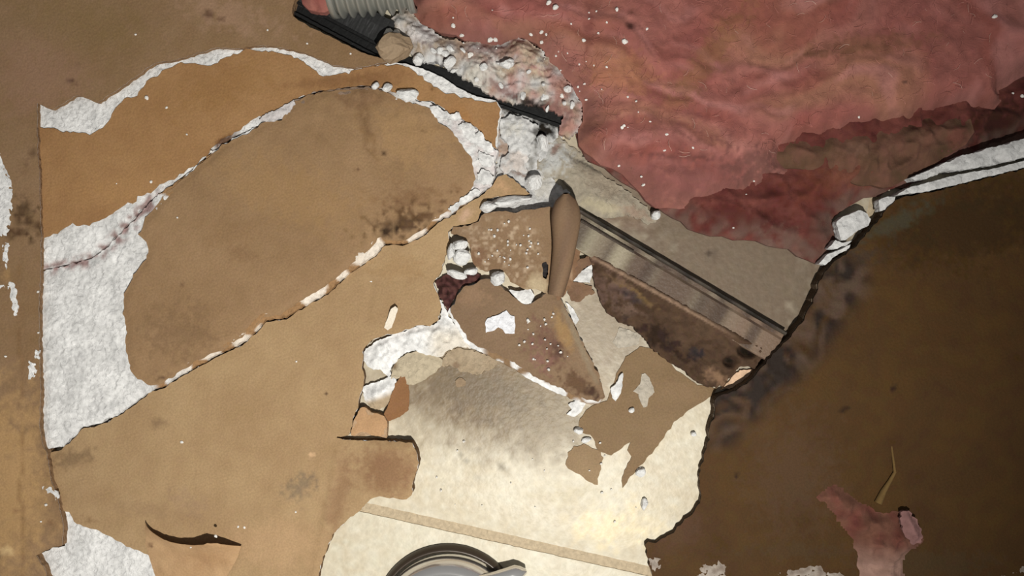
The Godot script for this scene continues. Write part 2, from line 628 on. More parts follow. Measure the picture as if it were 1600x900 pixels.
# ---------------------------------------------------------------- the four big pieces of board on the left
func boards() -> void:
	# the long upper piece that runs down the left side
	var b1 := thing("plasterboard_sheet", "largest brown plasterboard piece, running along the upper left and down the left side", "plasterboard", 200, 60)
	var o1 := [-260, -260, 480, -260, 468, -30, 462, 0, 456, 12, 458, 26, 480, 40, 515, 57, 545, 72, 575, 86, 600, 93] + pairs_back(ARC) + [58, 200, 61, 260, 62, 300, 64, 370, 63, 420, 60, 480, 62, 560, 64, 620, 62, 660, 66, 690, 75, 715, 80, 750, 90, 780, 98, 820, 97, 852, 80, 856, 56, 868, 68, 884, 85, 930, 90, 1130, -260, 1130]
	sheet("gypsum_core", b1, o1, {"g": 24.0, "z": 18.0, "t": 18.0, "rough": 1.2, "side": lin(142, 112, 84), "h": func(p, d): return paper_h(p) - 0.6, "c": func(p, d): return white_c(p)}, M.gypsum)
	var face := sheet("paper_facing", b1, o1, {"g": 6.0, "z": 18.0, "t": 1.1, "rough": 1.2, "follow": true,
		"h": func(p, d): return paper_h(p) + 0.7 + 0.5 * n2(p, 0.03) * sm(250, 60, p.y) * sm(250, 420, p.x) - 0.5 * sm(6, 0, absf(p.x - 30 - 8 * n(p, 0.01))) * sm(300, 340, p.y),
		"c": func(p, d):
			var c := paper_c(p, lin(142, 114, 86), lin(132, 104, 74), [
				[40, 338, 24, 32, 0, lin(70, 50, 32), 0.85, 1.0], [20, 360, 26, 10, 0, lin(75, 52, 34), 0.8, 1.0], [112, 127, 14, 5, 22, lin(45, 22, 12), 0.95, 0.15], [123, 101, 4, 6, 0, lin(90, 60, 45), 0.7, 0.2],
				[52, 240, 8, 9, 0, lin(85, 62, 42), 0.7, 0.4], [40, 262, 4, 14, 10, lin(95, 70, 50), 0.7, 0.4], [60, 110, 100, 90, 0, lin(148, 114, 94), 0.5, 0.5], [130, 40, 140, 60, 10, lin(128, 104, 68), 0.5, 0.6],
				[360, 20, 90, 26, 15, lin(160, 128, 104), 0.6, 1.0], [325, 22, 9, 7, 0, lin(85, 60, 44), 0.8, 0.5], [345, 29, 5, 4, 0, lin(90, 62, 46), 0.8, 0.3], [10, 430, 10, 12, 0, lin(170, 135, 90), 0.6, 0.6],
				[20, 760, 70, 200, 0, lin(182, 146, 100), 0.7, 0.5], [10, 860, 14, 8, 0, lin(220, 190, 140), 0.6, 0.5], [28, 800, 12, 4, 0, lin(120, 85, 60), 0.6, 0.5], [80, 818, 10, 4, 30, lin(110, 78, 52), 0.6, 0.5]])
			return c.lerp(lin(126, 94, 62), 0.5 * sm(4, 0, absf(p.x - 33 - 10 * n(p, 0.012))) * sm(380, 420, p.y))}, M.paper)
	var smears := [[-30, 236, 0, 240, 6, 256, 15, 275, 20, 300, 18, 340, 10, 368, -2, 370, -30, 350], [3, 378, 14, 380, 13, 400, 9, 424, 5, 410], [11, 440, 22, 442, 27, 455, 24, 462, 29, 478, 27, 493, 21, 494, 16, 470],
		[45, 565, 55, 568, 58, 578, 55, 588, 46, 593], [66, 760, 74, 758, 82, 764, 90, 768, 92, 778, 86, 782, 82, 772, 68, 770], [55, 545, 62, 547, 61, 562, 54, 560], [-3, 445, 6, 445, 8, 450, 2, 454, -3, 452]]
	for s in smears:
		sheet("exposed_gypsum", face, s, {"g": 3.0, "z": 18.9, "t": 1.2, "rough": 1.6, "h": func(p, d): return paper_h(p) + 0.4 + 0.5 * n2(p, 0.1) - 0.5 * sm(5, 0, d), "c": func(p, d): return white_c(p, 1.08)}, M.gypsum)

	# the band between the two arcs
	var b2 := thing("plasterboard_arc", "orange brown plasterboard arc with a white torn upper rim, curving over the oval piece", "plasterboard", 350, 160)
	var right := [630, 99, 660, 107, 690, 120, 720, 139, 745, 151, 775, 157, 784, 171, 780, 195]
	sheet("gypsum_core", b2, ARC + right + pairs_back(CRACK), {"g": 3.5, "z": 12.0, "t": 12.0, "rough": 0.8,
		"h": func(p, d): return crumble(p, 0.8) * (0.35 + 0.65 * sm(150, 300, p.y)) - 0.5 * sm(7, 0, d) * sm(280, 300, p.y),
		"c": func(p, d): return stains_and_shade(white_c(p, 1.06), p, [[352, 220, 28, 14, -30, lin(96, 64, 40), 0.95, 0.3], [530, 138, 110, 10, -4, lin(112, 80, 54), 0.9, 0.3]]).lerp(lin(150, 118, 112), 0.85 * sm(13, 3, toline(p, CRACK)) * clampf(0.6 + 1.4 * n(p, 0.06), 0, 1) * sm(285, 310, p.y))}, M.gypsum)  # brown patches paint shadow at the crack and above the oval
	var top2 := [55, 196, 70, 200, 90, 203, 105, 207, 115, 207, 140, 210, 155, 203, 170, 190, 182, 170, 195, 155, 215, 150, 221, 140, 230, 128, 250, 115, 278, 100, 300, 99, 330, 103, 345, 95, 365, 85, 385, 78, 400, 80, 420, 83, 440, 84, 470, 95, 490, 107, 505, 120, 520, 117, 545, 115, 560, 108, 600, 101, 630, 102, 643, 110, 660, 120, 668, 130, 678, 136, 692, 143, 715, 151, 742, 157]
	var low2 := [333, 236, 330, 232, 338, 228, 345, 217, 362, 211, 372, 204, 396, 186, 405, 181, 436, 183]
	var ragged2 := [55, 373, 72, 371, 95, 362, 110, 350, 112, 347, 120, 352, 140, 352, 165, 340, 180, 330, 200, 318, 213, 315, 215, 306, 235, 300, 250, 290, 262, 283, 272, 280, 286, 270, 300, 262, 318, 246]
	sheet("paper_facing", b2, top2 + [775, 160, 782, 171, 778, 195, 776, 228] + pairs_back(CRACK.slice(24)) + pairs_back(low2) + pairs_back(ragged2), {"g": 5.0, "z": 12.3, "t": 1.2, "rough": 2.2, "follow": true,
		"h": func(p, d): return 0.9 + 0.4 * paper_h(p) + 0.6 * n(p, 0.05) * sm(12, 0, d),
		"c": func(p, d): return paper_c(p, lin(162, 124, 84), lin(150, 112, 74), [
			[590, 120, 60, 20, 0, lin(132, 96, 64), 0.6, 0.6], [520, 128, 90, 12, -5, lin(120, 84, 54), 0.55, 0.4], [350, 140, 90, 40, -20, lin(146, 108, 66), 0.5, 0.5], [355, 218, 24, 8, -25, lin(92, 58, 32), 0.8, 0.4],  # darkest patch paints the shadow lying along the crack
			[180, 300, 100, 30, 0, lin(170, 130, 86), 0.4, 0.5], [675, 138, 6, 4, 0, lin(90, 60, 30), 0.7, 0.3], [715, 200, 40, 40, 0, lin(160, 112, 66), 0.5, 0.4]])}, M.paper)

	# the oval
	var b3 := thing("plasterboard_oval", "large oval of brown plasterboard with a broad white crumbly patch at its left end", "plasterboard", 440, 380)
	var shift := []
	for i in range(0, CRACK.size(), 2):
		shift.append_array([CRACK[i] + 0.3, CRACK[i + 1] + 0.6])
	shift[0] = 62
	var patch := [218, 621, 200, 636, 180, 650, 165, 654, 155, 661, 140, 665, 125, 668, 115, 681, 100, 693, 97, 699, 74, 702, 66, 690, 64, 600, 61, 500]
	sheet("gypsum_core", b3, shift + [773, 250, 773, 275, 766, 286] + pairs_back(SEAM) + patch, {"g": 3.5, "z": 15.5, "t": 15.5, "rough": 1.6, "flare": 2.5,
		"h": func(p, d):
			var open := sm(250, 215, p.x)
			var rim := sm(640, 690, p.x) * sm(345, 310, p.y)
			return minf(0.2 + 2.0 * rim * sm(14, 4, d), crumble(p, 1.0 + 1.1 * rim) * maxf(open, maxf(rim, 0.5))) - 3.4 * open * sm(560, 420, p.y) - 1.6 * open * sm(420, 560, p.y) - 0.6 * sm(8, 0, d) * open - 1.0 * sm(5, 0, d),
		"c": func(p, d):
			var c := white_c(p, 1.02)
			c = c.lerp(lin(150, 112, 108), 0.85 * sm(17, 3, toline(p, [70, 420, 110, 410, 140, 407, 160, 388, 195, 360, 235, 318])) * clampf(0.55 + 1.6 * n(p, 0.05), 0, 1))
			c = c.lerp(lin(124, 95, 70), 0.9 * sm(440, 470, p.x) * sm(628, 600, p.x) * sm(176, 160, p.y))  # shadow along the top edge, painted brown into the core
			c = c.lerp(lin(206, 192, 190), 0.6 * sm(640, 680, p.x) * clampf(0.4 + n(p, 0.06), 0, 1))
			c = c.lerp(lin(240, 214, 180), 0.45 * sm(240, 330, p.x) * sm(300, 380, p.y))
			return c.lerp(lin(160, 124, 88), sm(0.12, 0.3, n(p, 0.021)) * sm(236, 250, p.x) * sm(250, 330, p.y + maxf(0.0, 640.0 - p.x)))}, M.gypsum)
	var oval := [234, 604, 215, 592, 203, 576, 197, 550, 198, 520, 195, 505, 193, 490, 195, 460, 203, 440, 215, 420, 228, 405, 231, 390, 228, 378, 217, 367, 225, 345, 240, 325, 262, 299, 275, 289, 302, 267, 332, 240, 348, 227, 402, 200, 408, 192, 440, 188, 450, 170, 462, 158, 480, 150, 500, 145, 530, 141, 548, 139, 575, 137, 600, 142, 620, 152, 640, 160, 665, 166, 676, 174, 685, 192, 703, 203, 722, 226, 737, 250, 742, 268, 741, 290, 727, 307, 713, 318, 697, 331, 676, 346, 672, 350, 650, 365, 632, 376, 605, 376, 594, 369, 578, 391, 563, 400, 543, 420, 518, 440, 503, 452, 478, 465, 458, 478, 438, 492, 411, 495, 398, 510, 373, 530, 348, 548, 328, 553, 298, 570, 268, 590, 248, 600]
	sheet("paper_facing", b3, oval, {"g": 5.0, "z": 15.8, "t": 1.2, "rough": 1.8, "follow": true,
		"h": func(p, d):
			var crease := [500, 215, 535, 262, 560, 300, 572, 345, 574, 390]
			return 0.9 + 0.7 * paper_h(p) + 0.9 * n2(p, 0.035) * sm(260, 170, p.y) + 1.7 * sm(7, 0, toline(p, crease)) - 1.2 * sm(5, 0, d) + 1.2 * ridge(p, 0.04) * sm(70, 30, p.distance_to(Vector2(650, 345))),
		"c": func(p, d): return paper_c(p, lin(152, 122, 90), lin(140, 111, 80), [
			[640, 345, 62, 26, -12, lin(62, 42, 26), 0.85, 1.3], [605, 362, 26, 10, -20, lin(40, 26, 16), 0.9, 0.6], [655, 315, 60, 30, 0, lin(120, 88, 60), 0.5, 1.2], [575, 200, 12, 45, -10, lin(100, 72, 48), 0.6, 1.2],
			[575, 155, 60, 14, 0, lin(118, 88, 64), 0.6, 1.0], [280, 520, 60, 50, 0, lin(118, 92, 66), 0.55, 0.8], [600, 239, 4, 3, 0, lin(40, 20, 12), 0.9, 0.1], [662, 205, 4, 4, 0, lin(50, 26, 16), 0.9, 0.1],
			[558, 266, 4, 3, 0, lin(70, 40, 28), 0.8, 0.1], [285, 443, 3, 3, 0, lin(70, 44, 30), 0.8, 0.1], [360, 360, 60, 30, 0, lin(136, 106, 74), 0.5, 0.6], [450, 300, 150, 60, 20, lin(158, 124, 82), 0.4, 0.5],
			[380, 400, 30, 14, 10, lin(122, 92, 64), 0.4, 0.8], [255, 590, 18, 3, -20, lin(60, 36, 24), 0.7, 0.4], [640, 210, 80, 60, 30, lin(166, 132, 92), 0.5, 0.7]])}, M.paper)

	# the lower piece
	var b4 := thing("plasterboard_lobe", "broad brown plasterboard piece filling the lower left, with a slit tear near its bottom", "plasterboard", 400, 700)
	var head := [80, 708, 97, 703, 104, 696, 118, 684, 128, 671, 158, 664, 183, 652, 203, 639, 222, 623]
	var seam2 := []
	for i in range(0, SEAM.size(), 2):
		seam2.append_array([SEAM[i] + 2, SEAM[i + 1] + 3])
	var east := [778, 276, 790, 273, 802, 280, 816, 292, 828, 303, 812, 307, 790, 306, 762, 310, 752, 330, 745, 345, 735, 350, 708, 353, 700, 362, 702, 378, 698, 395, 688, 425, 677, 442, 684, 460, 688, 480, 685, 500, 672, 508, 655, 507, 640, 514, 622, 521, 600, 524, 580, 532, 568, 545, 566, 575, 570, 590, 566, 605, 562, 622, 559, 637, 551, 655, 545, 680, 526, 682, 526, 685, 560, 688, 600, 687, 645, 690, 655, 710, 656, 720, 648, 745, 645, 770, 637, 777, 595, 773, 580, 778, 565, 795, 545, 810, 530, 825, 520, 835, 510, 860, 505, 870, 498, 900, 488, 1130]
	var lift := func(p: Vector2) -> float:
		var c := (p.x - 500.0) - (850.0 - p.y) * 0.2
		return 10.0 * sm(0, 120, c) * sm(670, 700, p.y)
	var d_h := func(p: Vector2) -> float: return 0.7 * paper_h(p) + lift.call(p) - 2.0 * sm(470, 560, p.x) * sm(560, 440, p.y) * sm(340, 400, p.y)
	sheet("gypsum_core", b4, head + seam2 + east + [100, 1130, 88, 925, 70, 884, 58, 868, 80, 858, 99, 854, 100, 820, 92, 782, 82, 750, 77, 715], {"g": 4.0, "z": 11.0, "t": 11.0, "rough": 1.2, "side": lin(118, 92, 68),
		"h": func(p, d):
			var open := sm(300, 270, p.x) * sm(780, 800, p.y)
			return d_h.call(p) - 0.9 + crumble(p, 0.9) * open - 0.6 * open,
		"c": func(p, d): return white_c(p, 1.08)}, M.gypsum)
	var face4 := sheet("paper_facing", b4, head + seam2 + east + [345, 1130, 300, 960, 268, 900, 255, 885, 235, 870, 215, 860, 198, 853, 180, 843, 155, 830, 135, 825, 115, 815, 108, 800, 93, 796, 84, 752, 79, 720], {"g": 5.0, "z": 11.0, "t": 1.2, "rough": 1.5, "follow": true,
		"h": func(p, d):
			var fold := 1.6 * sm(9, 0, absf((p.x - 502.0) - (850.0 - p.y) * 0.19)) * sm(680, 720, p.y)
			var lines := 1.1 * sm(8, 0, toline(p, [566, 395, 575, 420, 580, 450, 572, 500])) + 0.8 * sm(6, 0, toline(p, [575, 440, 640, 435, 680, 410]))
			return d_h.call(p) + 0.7 + fold - lines + 0.7 * n2(p, 0.022) * sm(700, 780, p.y) - 0.5 * sm(6, 0, d),
		"c": func(p, d): return paper_c(p, lin(168, 140, 104), lin(156, 127, 93), [
			[115, 715, 40, 16, -15, lin(110, 88, 64), 0.6, 0.7], [250, 660, 16, 12, 0, lin(118, 94, 70), 0.6, 0.5], [468, 760, 26, 22, -30, lin(110, 96, 80), 0.6, 1.0], [290, 785, 40, 20, 10, lin(150, 122, 96), 0.5, 1.0],
			[207, 708, 2.5, 2.5, 0, lin(30, 18, 12), 0.95, 0.0], [510, 614, 4, 3, 0, lin(60, 36, 24), 0.9, 0.1], [486, 711, 6, 4, 0, lin(220, 180, 140), 0.8, 0.2], [605, 732, 62, 52, 0, lin(132, 98, 70), 0.85, 0.35],  # browner patches here and below paint the shade of the fold
			[530, 775, 22, 80, 12, lin(136, 104, 76), 0.7, 0.4], [240, 800, 80, 16, 10, lin(146, 118, 88), 0.5, 0.6], [430, 850, 90, 50, 0, lin(182, 148, 112), 0.5, 0.5], [620, 420, 50, 30, 0, lin(146, 112, 74), 0.4, 0.5],
			[780, 290, 26, 10, 30, lin(200, 160, 122), 0.6, 0.8], [728, 335, 16, 8, -40, lin(206, 170, 146), 0.6, 0.6], [570, 350, 20, 14, 0, lin(120, 92, 64), 0.4, 0.5], [140, 812, 14, 6, 20, lin(110, 80, 54), 0.5, 0.6]])}, M.paper)
	var slit := [232, 814, 245, 828, 265, 837, 290, 843, 315, 843, 337, 838, 350, 840, 372, 848, 380, 851, 372, 872, 352, 905, 330, 945, 262, 940, 240, 895, 228, 850]
	sheet("torn_flap", face4, slit, {"g": 4.0, "z": 11.0, "t": 0.9, "rough": 0.6, "follow": true,
		"h": func(p, d):
			var down: float = maxf(0.0, p.y - (817.0 + (p.x - 232.0) * 0.22))
			return d_h.call(p) + 1.3 - 2.0 * sm(16, 0, d) * sm(30, 60, down) + 27.0 * exp(-down / 24.0) * pow(maxf(0.0, sin(PI * clampf((p.x - 226.0) / 158.0, 0, 1))), 0.7) + 0.8 * n(p, 0.04),
		"c": func(p, d): return paper_c(p, lin(186, 152, 114), lin(170, 136, 100), [[238, 850, 6, 4, 0, lin(90, 60, 40), 0.8, 0.5], [330, 870, 40, 20, 0, lin(160, 124, 88), 0.5, 0.4]])}, M.paper)
	var curl := [606, 516, 600, 512, 606, 497, 612, 483, 619, 478, 623, 482, 618, 497, 612, 512]
	sheet("paper_curl", face4, curl, {"g": 2.5, "z": 12.5, "t": 1.0, "rough": 0.4, "follow": true, "h": func(p, d): return 6.0 * sm(510, 480, p.y), "c": func(p, d): return lin(226, 214, 196)}, M.paper)
	var tongue := [618, 600, 630, 583, 637, 590, 640, 612, 639, 640, 625, 651, 608, 657, 598, 652, 606, 636]
	sheet("brown_flap", face4, tongue, {"g": 3.0, "z": 3.0, "t": 1.0, "rough": 0.8, "follow": true, "h": func(p, d): return 1.5 + 4.0 * sm(640, 600, p.x), "c": func(p, d): return paper_c(p, lin(140, 100, 66), lin(128, 90, 58), [])}, M.paper)  # flat brown flap right of the white lump

# ---------------------------------------------------------------- smaller torn pieces in the middle
func middle_pieces() -> void:
	# board fragment with the rolled paper
	var e := thing("board_fragment", "brown plasterboard fragment with a dark slot and a tube of rolled paper along its right", "plasterboard", 790, 400)
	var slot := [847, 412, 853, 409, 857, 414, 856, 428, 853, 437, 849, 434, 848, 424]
	var oe := [708, 355, 735, 352, 747, 346, 757, 334, 775, 331, 790, 331, 802, 334, 815, 331, 830, 328, 845, 326, 858, 324, 868, 330, 876, 360, 874, 420, 870, 455, 855, 458, 838, 452, 820, 453, 810, 447, 798, 440, 792, 428, 785, 422, 770, 421, 757, 424, 746, 419, 738, 408, 736, 395, 732, 380, 722, 370, 704, 364]
	var e_h := func(p: Vector2) -> float: return 0.8 * paper_h(p) + 7.0 * sm(375, 325, p.y) * sm(735, 800, p.x) - 3.0 * sm(735, 700, p.x)
	sheet("gypsum_core", e, oe, {"g": 4.0, "z": 13.0, "t": 13.0, "rough": 1.5, "holes": [slot], "h": func(p, d): return e_h.call(p) - 0.4, "c": func(p, d): return lin(120, 92, 66).lerp(white_c(p), sm(400, 425, p.y)), "side": lin(150, 118, 92)}, M.gypsum)
	sheet("paper_facing", e, oe, {"g": 4.0, "z": 13.0, "t": 1.0, "rough": 1.5, "follow": true, "holes": [slot],
		"h": func(p, d): return e_h.call(p) + 0.6 + 0.3 * n2(p, 0.09),
		"c": func(p, d):
			var c := paper_c(p, lin(138, 112, 85), lin(126, 100, 75), [[735, 365, 24, 14, 0, lin(140, 116, 92), 0.5, 0.8], [840, 445, 24, 26, 15, lin(190, 172, 140), 0.75, 0.4], [745, 400, 14, 22, 20, lin(118, 84, 62), 0.6, 0.6], [862, 420, 8, 40, 0, lin(150, 116, 84), 0.5, 0.4]])
			return c.lerp(lin(226, 204, 176), 0.4 * sm(0.2, 0.7, n(p + Vector2(n2(p, 0.06), n(p, 0.05)) * 16.0, 0.075)) * sm(85, 40, p.distance_to(Vector2(780, 395))))}, M.paper)
	sheet("slot_shade", e, [843, 410, 853, 405, 861, 412, 860, 440, 852, 446, 844, 436], {"g": 4.0, "z": 7.5, "t": 1.0, "rough": 0.3, "h": func(p, d): return 0.0, "c": func(p, d): return Color(0.008, 0.007, 0.006)}, M.black)  # black sheet added inside the slot to make it dark
	var path := []
	var radii := []
	var base := e.position
	for i in 15:
		var f := i / 14.0
		path.append(place(lerpf(868, 884, f) + 6.0 * sin(f * PI), lerpf(462, 302, f), 18 + 26.0 * f * f) - base)
		var r := lerpf(12.0, 22.0, sm(0, 0.75, f)) + 1.2 * sin(f * 9.0)
		radii.append((r if i < 11 else r * sqrt(maxf(0.02, 1.0 - pow((f - 0.714) / 0.29, 2)))) * S)
	put("paper_roll", sweep(path, radii, 28, func(i, j): return lin(128, 103, 80).lerp(lin(112, 89, 70), 0.5 + 0.5 * sin(j * 0.8 + i * 0.3))), M.paper, e)
	var collar := [905, 345, 908, 380, 903, 420, 893, 445, 880, 462, 870, 470, 866, 455, 872, 420, 876, 360, 884, 330]
	sheet("paper_wrap", e, collar, {"g": 4.0, "z": 9.0, "t": 1.0, "rough": 1.0, "follow": true, "h": func(p, d): return 9.0 * sm(908, 872, p.x) + 0.5 * n(p, 0.05), "c": func(p, d): return paper_c(p, lin(140, 108, 82), lin(124, 94, 70), [[892, 430, 4, 16, 10, lin(200, 170, 140), 0.5, 0.6]])}, M.paper)

	# pointed fragment with mould
	var f := thing("pointed_fragment", "pointed brown plasterboard fragment with furry mould and one white flake on it, in the centre", "plasterboard", 820, 540)
	var of := [718, 455, 728, 447, 745, 443, 755, 435, 770, 438, 785, 450, 798, 460, 812, 470, 820, 476, 836, 471, 850, 462, 857, 456, 867, 456, 881, 476, 900, 515, 920, 555, 935, 585, 942, 610, 945, 621, 935, 627, 925, 626, 905, 620, 885, 612, 860, 600, 830, 585, 800, 565, 778, 555, 755, 545, 742, 540, 730, 530, 722, 515, 712, 500, 704, 488, 706, 478, 712, 470]
	var wide := [718, 455, 728, 447, 745, 443, 755, 435, 770, 438, 785, 450, 798, 460, 812, 470, 820, 476, 836, 471, 850, 462, 857, 456, 867, 456, 881, 476, 900, 515, 920, 555, 935, 585, 942, 610, 946, 622, 936, 631, 925, 632, 900, 627, 880, 619, 855, 607, 826, 592, 796, 572, 774, 561, 752, 551, 738, 544, 726, 534, 717, 517, 708, 503, 700, 488, 705, 478, 712, 470]
	sheet("gypsum_core", f, wide, {"g": 4.0, "z": 11.0, "t": 11.0, "rough": 1.2, "flare": 1.5, "h": func(p, d): return -1.2 + 0.6 * n(p, 0.1) - 1.5 * sm(4, 0, d), "c": func(p, d): return white_c(p, 1.05).lerp(lin(140, 112, 84), sm(0.0, 0.25, n(p, 0.03)) * sm(745, 765, p.x))}, M.gypsum)
	sheet("paper_facing", f, of, {"g": 3.5, "z": 11.2, "t": 1.2, "rough": 1.6, "follow": true,
		"h": func(p, d):
			var fur := sm(58, 22, Vector2((p.x - 860) * 1.15, p.y - 560).length())
			return 1.0 + 0.6 * n(p, 0.02) + 0.4 * n2(p, 0.08) + fur * (1.4 + 1.6 * ridge(p, 0.09) + 1.0 * n(p, 0.22)) - 0.3 * sm(8, 0, absf((p.x - 870) - (p.y - 455) * 0.47 + 2)),
		"c": func(p, d): return paper_c(p, lin(132, 108, 84), lin(122, 98, 75), [
			[858, 540, 34, 42, -25, lin(112, 82, 68), 0.85, 0.9], [905, 602, 40, 16, 35, lin(86, 60, 42), 0.8, 1.1], [845, 560, 16, 30, -20, lin(130, 92, 84), 0.6, 1.0], [880, 520, 14, 40, -24, lin(172, 138, 88), 0.5, 0.5],
			[906, 540, 6, 90, -24, lin(140, 126, 104), 0.7, 0.3], [870, 545, 20, 10, 40, lin(76, 54, 46), 0.7, 1.0], [740, 465, 30, 16, 0, lin(146, 116, 90), 0.5, 0.8], [925, 612, 14, 8, 40, lin(60, 42, 30), 0.8, 0.8]])}, M.paper)
	var flake := [758, 503, 762, 498, 772, 494, 780, 492, 786, 488, 791, 485, 795, 489, 799, 493, 804, 494, 805, 508, 804, 521, 797, 522, 790, 521, 786, 515, 779, 512, 772, 516, 765, 518, 759, 520]
	var wf := sheet("plaster_flake", null, flake, {"g": 2.5, "z": 14.6, "t": 2.0, "rough": 0.8, "h": func(p, d): return 0.4 * n(p, 0.1), "c": func(p, d): return Color(0.8, 0.8, 0.83)}, M.gypsum)
	tag(wf, "flat white square-ish plaster flake lying alone on the pointed mouldy fragment", "plaster flake")

	# crumpled white plaster left of it
	var w := thing("crumpled_plaster", "crumpled white plaster mass with a smooth grey beige tongue, beside the lower left panel", "plaster", 650, 540)
	var ow := [577, 542, 586, 534, 597, 530, 610, 524, 622, 520, 640, 514, 655, 508, 672, 510, 683, 505, 690, 494, 690, 480, 686, 468, 690, 470, 697, 483, 703, 496, 710, 506, 718, 518, 730, 532, 742, 542, 733, 545, 715, 542, 700, 548, 690, 558, 672, 556, 650, 548, 636, 551, 622, 560, 612, 572, 608, 590, 602, 584, 594, 578, 584, 577, 575, 572, 567, 560, 568, 549]
	sheet("rough_mass", w, ow, {"g": 2.5, "z": 6.0, "t": 6.0, "rough": 1.5, "h": func(p, d): return (2.5 + 2.4 * ridge(p, 0.045) + 1.6 * n(p, 0.08) + 0.7 * n2(p, 0.2)) * sm(0, 9, d) - 2.0 * sm(670, 720, p.x), "c": func(p, d): return white_c(p, 1.12).lerp(lin(208, 194, 170), 0.6 * sm(655, 690, p.x) * sm(500, 530, p.y))}, M.gypsum)
	sheet("smooth_tongue", w, [613, 577, 620, 564, 634, 553, 650, 549, 672, 553, 692, 562, 690, 572, 680, 582, 665, 592, 655, 598, 645, 602, 636, 600, 633, 588, 626, 590, 618, 592, 611, 592], {"g": 3.0, "z": 4.5, "t": 4.5, "rough": 1.0, "h": func(p, d): return 2.5 * sm(690, 620, p.x) - 1.5 * sm(8, 0, d), "c": func(p, d): return stains_and_shade(lin(186, 172, 147), p, [[616, 571, 7, 8, 0, lin(112, 90, 66), 0.8, 0.3]])}, M.gypsum)
	sheet("beige_skin", w, [690, 562, 700, 549, 716, 543, 735, 546, 757, 553, 780, 560, 770, 575, 745, 585, 720, 580, 705, 572, 693, 574], {"g": 3.0, "z": 2.0, "t": 2.0, "rough": 2.2, "h": func(p, d): return 0.5 * n(p, 0.08), "c": func(p, d): return paper_c(p, lin(176, 158, 133), lin(160, 141, 116), [[712, 570, 8, 6, 0, lin(120, 96, 76), 0.7, 0.6]])}, M.gypsum)
	var lump := thing("plaster_lump", "rounded white plaster lump peeling from the lower left panel, below the crumpled plaster mass", "plaster", 592, 615)
	sheet("plaster_body", lump, [566, 606, 575, 601, 588, 597, 600, 593, 611, 588, 618, 592, 620, 602, 616, 614, 610, 626, 603, 634, 592, 640, 578, 637, 570, 624], {"g": 2.5, "z": 6.0, "t": 6.0, "rough": 1.0, "h": func(p, d): return 7.0 * sm(0, 16, d) + 1.2 * n(p, 0.09), "c": func(p, d): return white_c(p, 1.12).lerp(lin(176, 156, 128), sm(612, 626, p.y + 0.35 * (p.x - 595)))}, M.gypsum)
	var block := thing("board_offcut", "small square brown board offcut split from the right edge of the lower left panel", "plasterboard", 577, 665)
	var ob := [563, 637, 570, 636, 580, 644, 592, 647, 601, 650, 605, 658, 604, 684, 590, 681, 575, 680, 560, 681, 548, 680, 553, 657]
	sheet("gypsum_core", block, ob, {"g": 5.0, "z": 12.0, "t": 12.0, "rough": 0.8, "h": func(p, d): return 0.3, "c": func(p, d): return lin(180, 150, 118)}, M.gypsum)
	sheet("paper_facing", block, ob, {"g": 3.0, "z": 12.4, "t": 1.0, "rough": 0.8, "follow": true, "h": func(p, d): return 1.0 + 1.2 * n(p, 0.03) - 1.2 * sm(6, 0, d), "c": func(p, d): return paper_c(p, lin(184, 146, 108), lin(170, 134, 98), [])}, M.paper)

	# thin brown sheets painting a cast shadow on the tiles beside the dark board
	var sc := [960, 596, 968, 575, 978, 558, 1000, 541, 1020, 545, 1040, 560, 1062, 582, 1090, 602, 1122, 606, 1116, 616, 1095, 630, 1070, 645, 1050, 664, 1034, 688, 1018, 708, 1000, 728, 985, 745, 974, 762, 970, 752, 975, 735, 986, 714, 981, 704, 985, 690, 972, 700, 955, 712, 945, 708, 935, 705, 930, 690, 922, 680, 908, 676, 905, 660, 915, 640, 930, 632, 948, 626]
	var scrap := sheet("shadow_sheet", null, sc, {"g": 5.0, "z": 1.2, "t": 1.2, "rough": 1.4, "h": func(p, d): return 0.25 + 0.3 * n(p, 0.02), "c": func(p, d): return paper_c(p, lin(132, 108, 80), lin(122, 99, 72), [[1070, 615, 70, 20, 20, lin(140, 114, 86), 0.4, 0.4]])}, M.paper)
	tag(scrap, "broad thin brown sheet painting a shadow on the tiles left of the dark board", "shadow sheet")
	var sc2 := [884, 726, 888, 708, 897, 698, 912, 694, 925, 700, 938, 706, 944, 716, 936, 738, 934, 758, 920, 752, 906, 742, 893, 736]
	tag(sheet("shadow_sheet", null, sc2, {"g": 5.0, "z": 1.1, "t": 1.1, "rough": 2.0, "h": func(p, d): return 0.2, "c": func(p, d): return paper_c(p, lin(150, 126, 96), lin(136, 112, 84), [])}, M.paper), "small ragged tan sheet painting shadow on the tiles, lower left of the broad sheet", "shadow sheet")
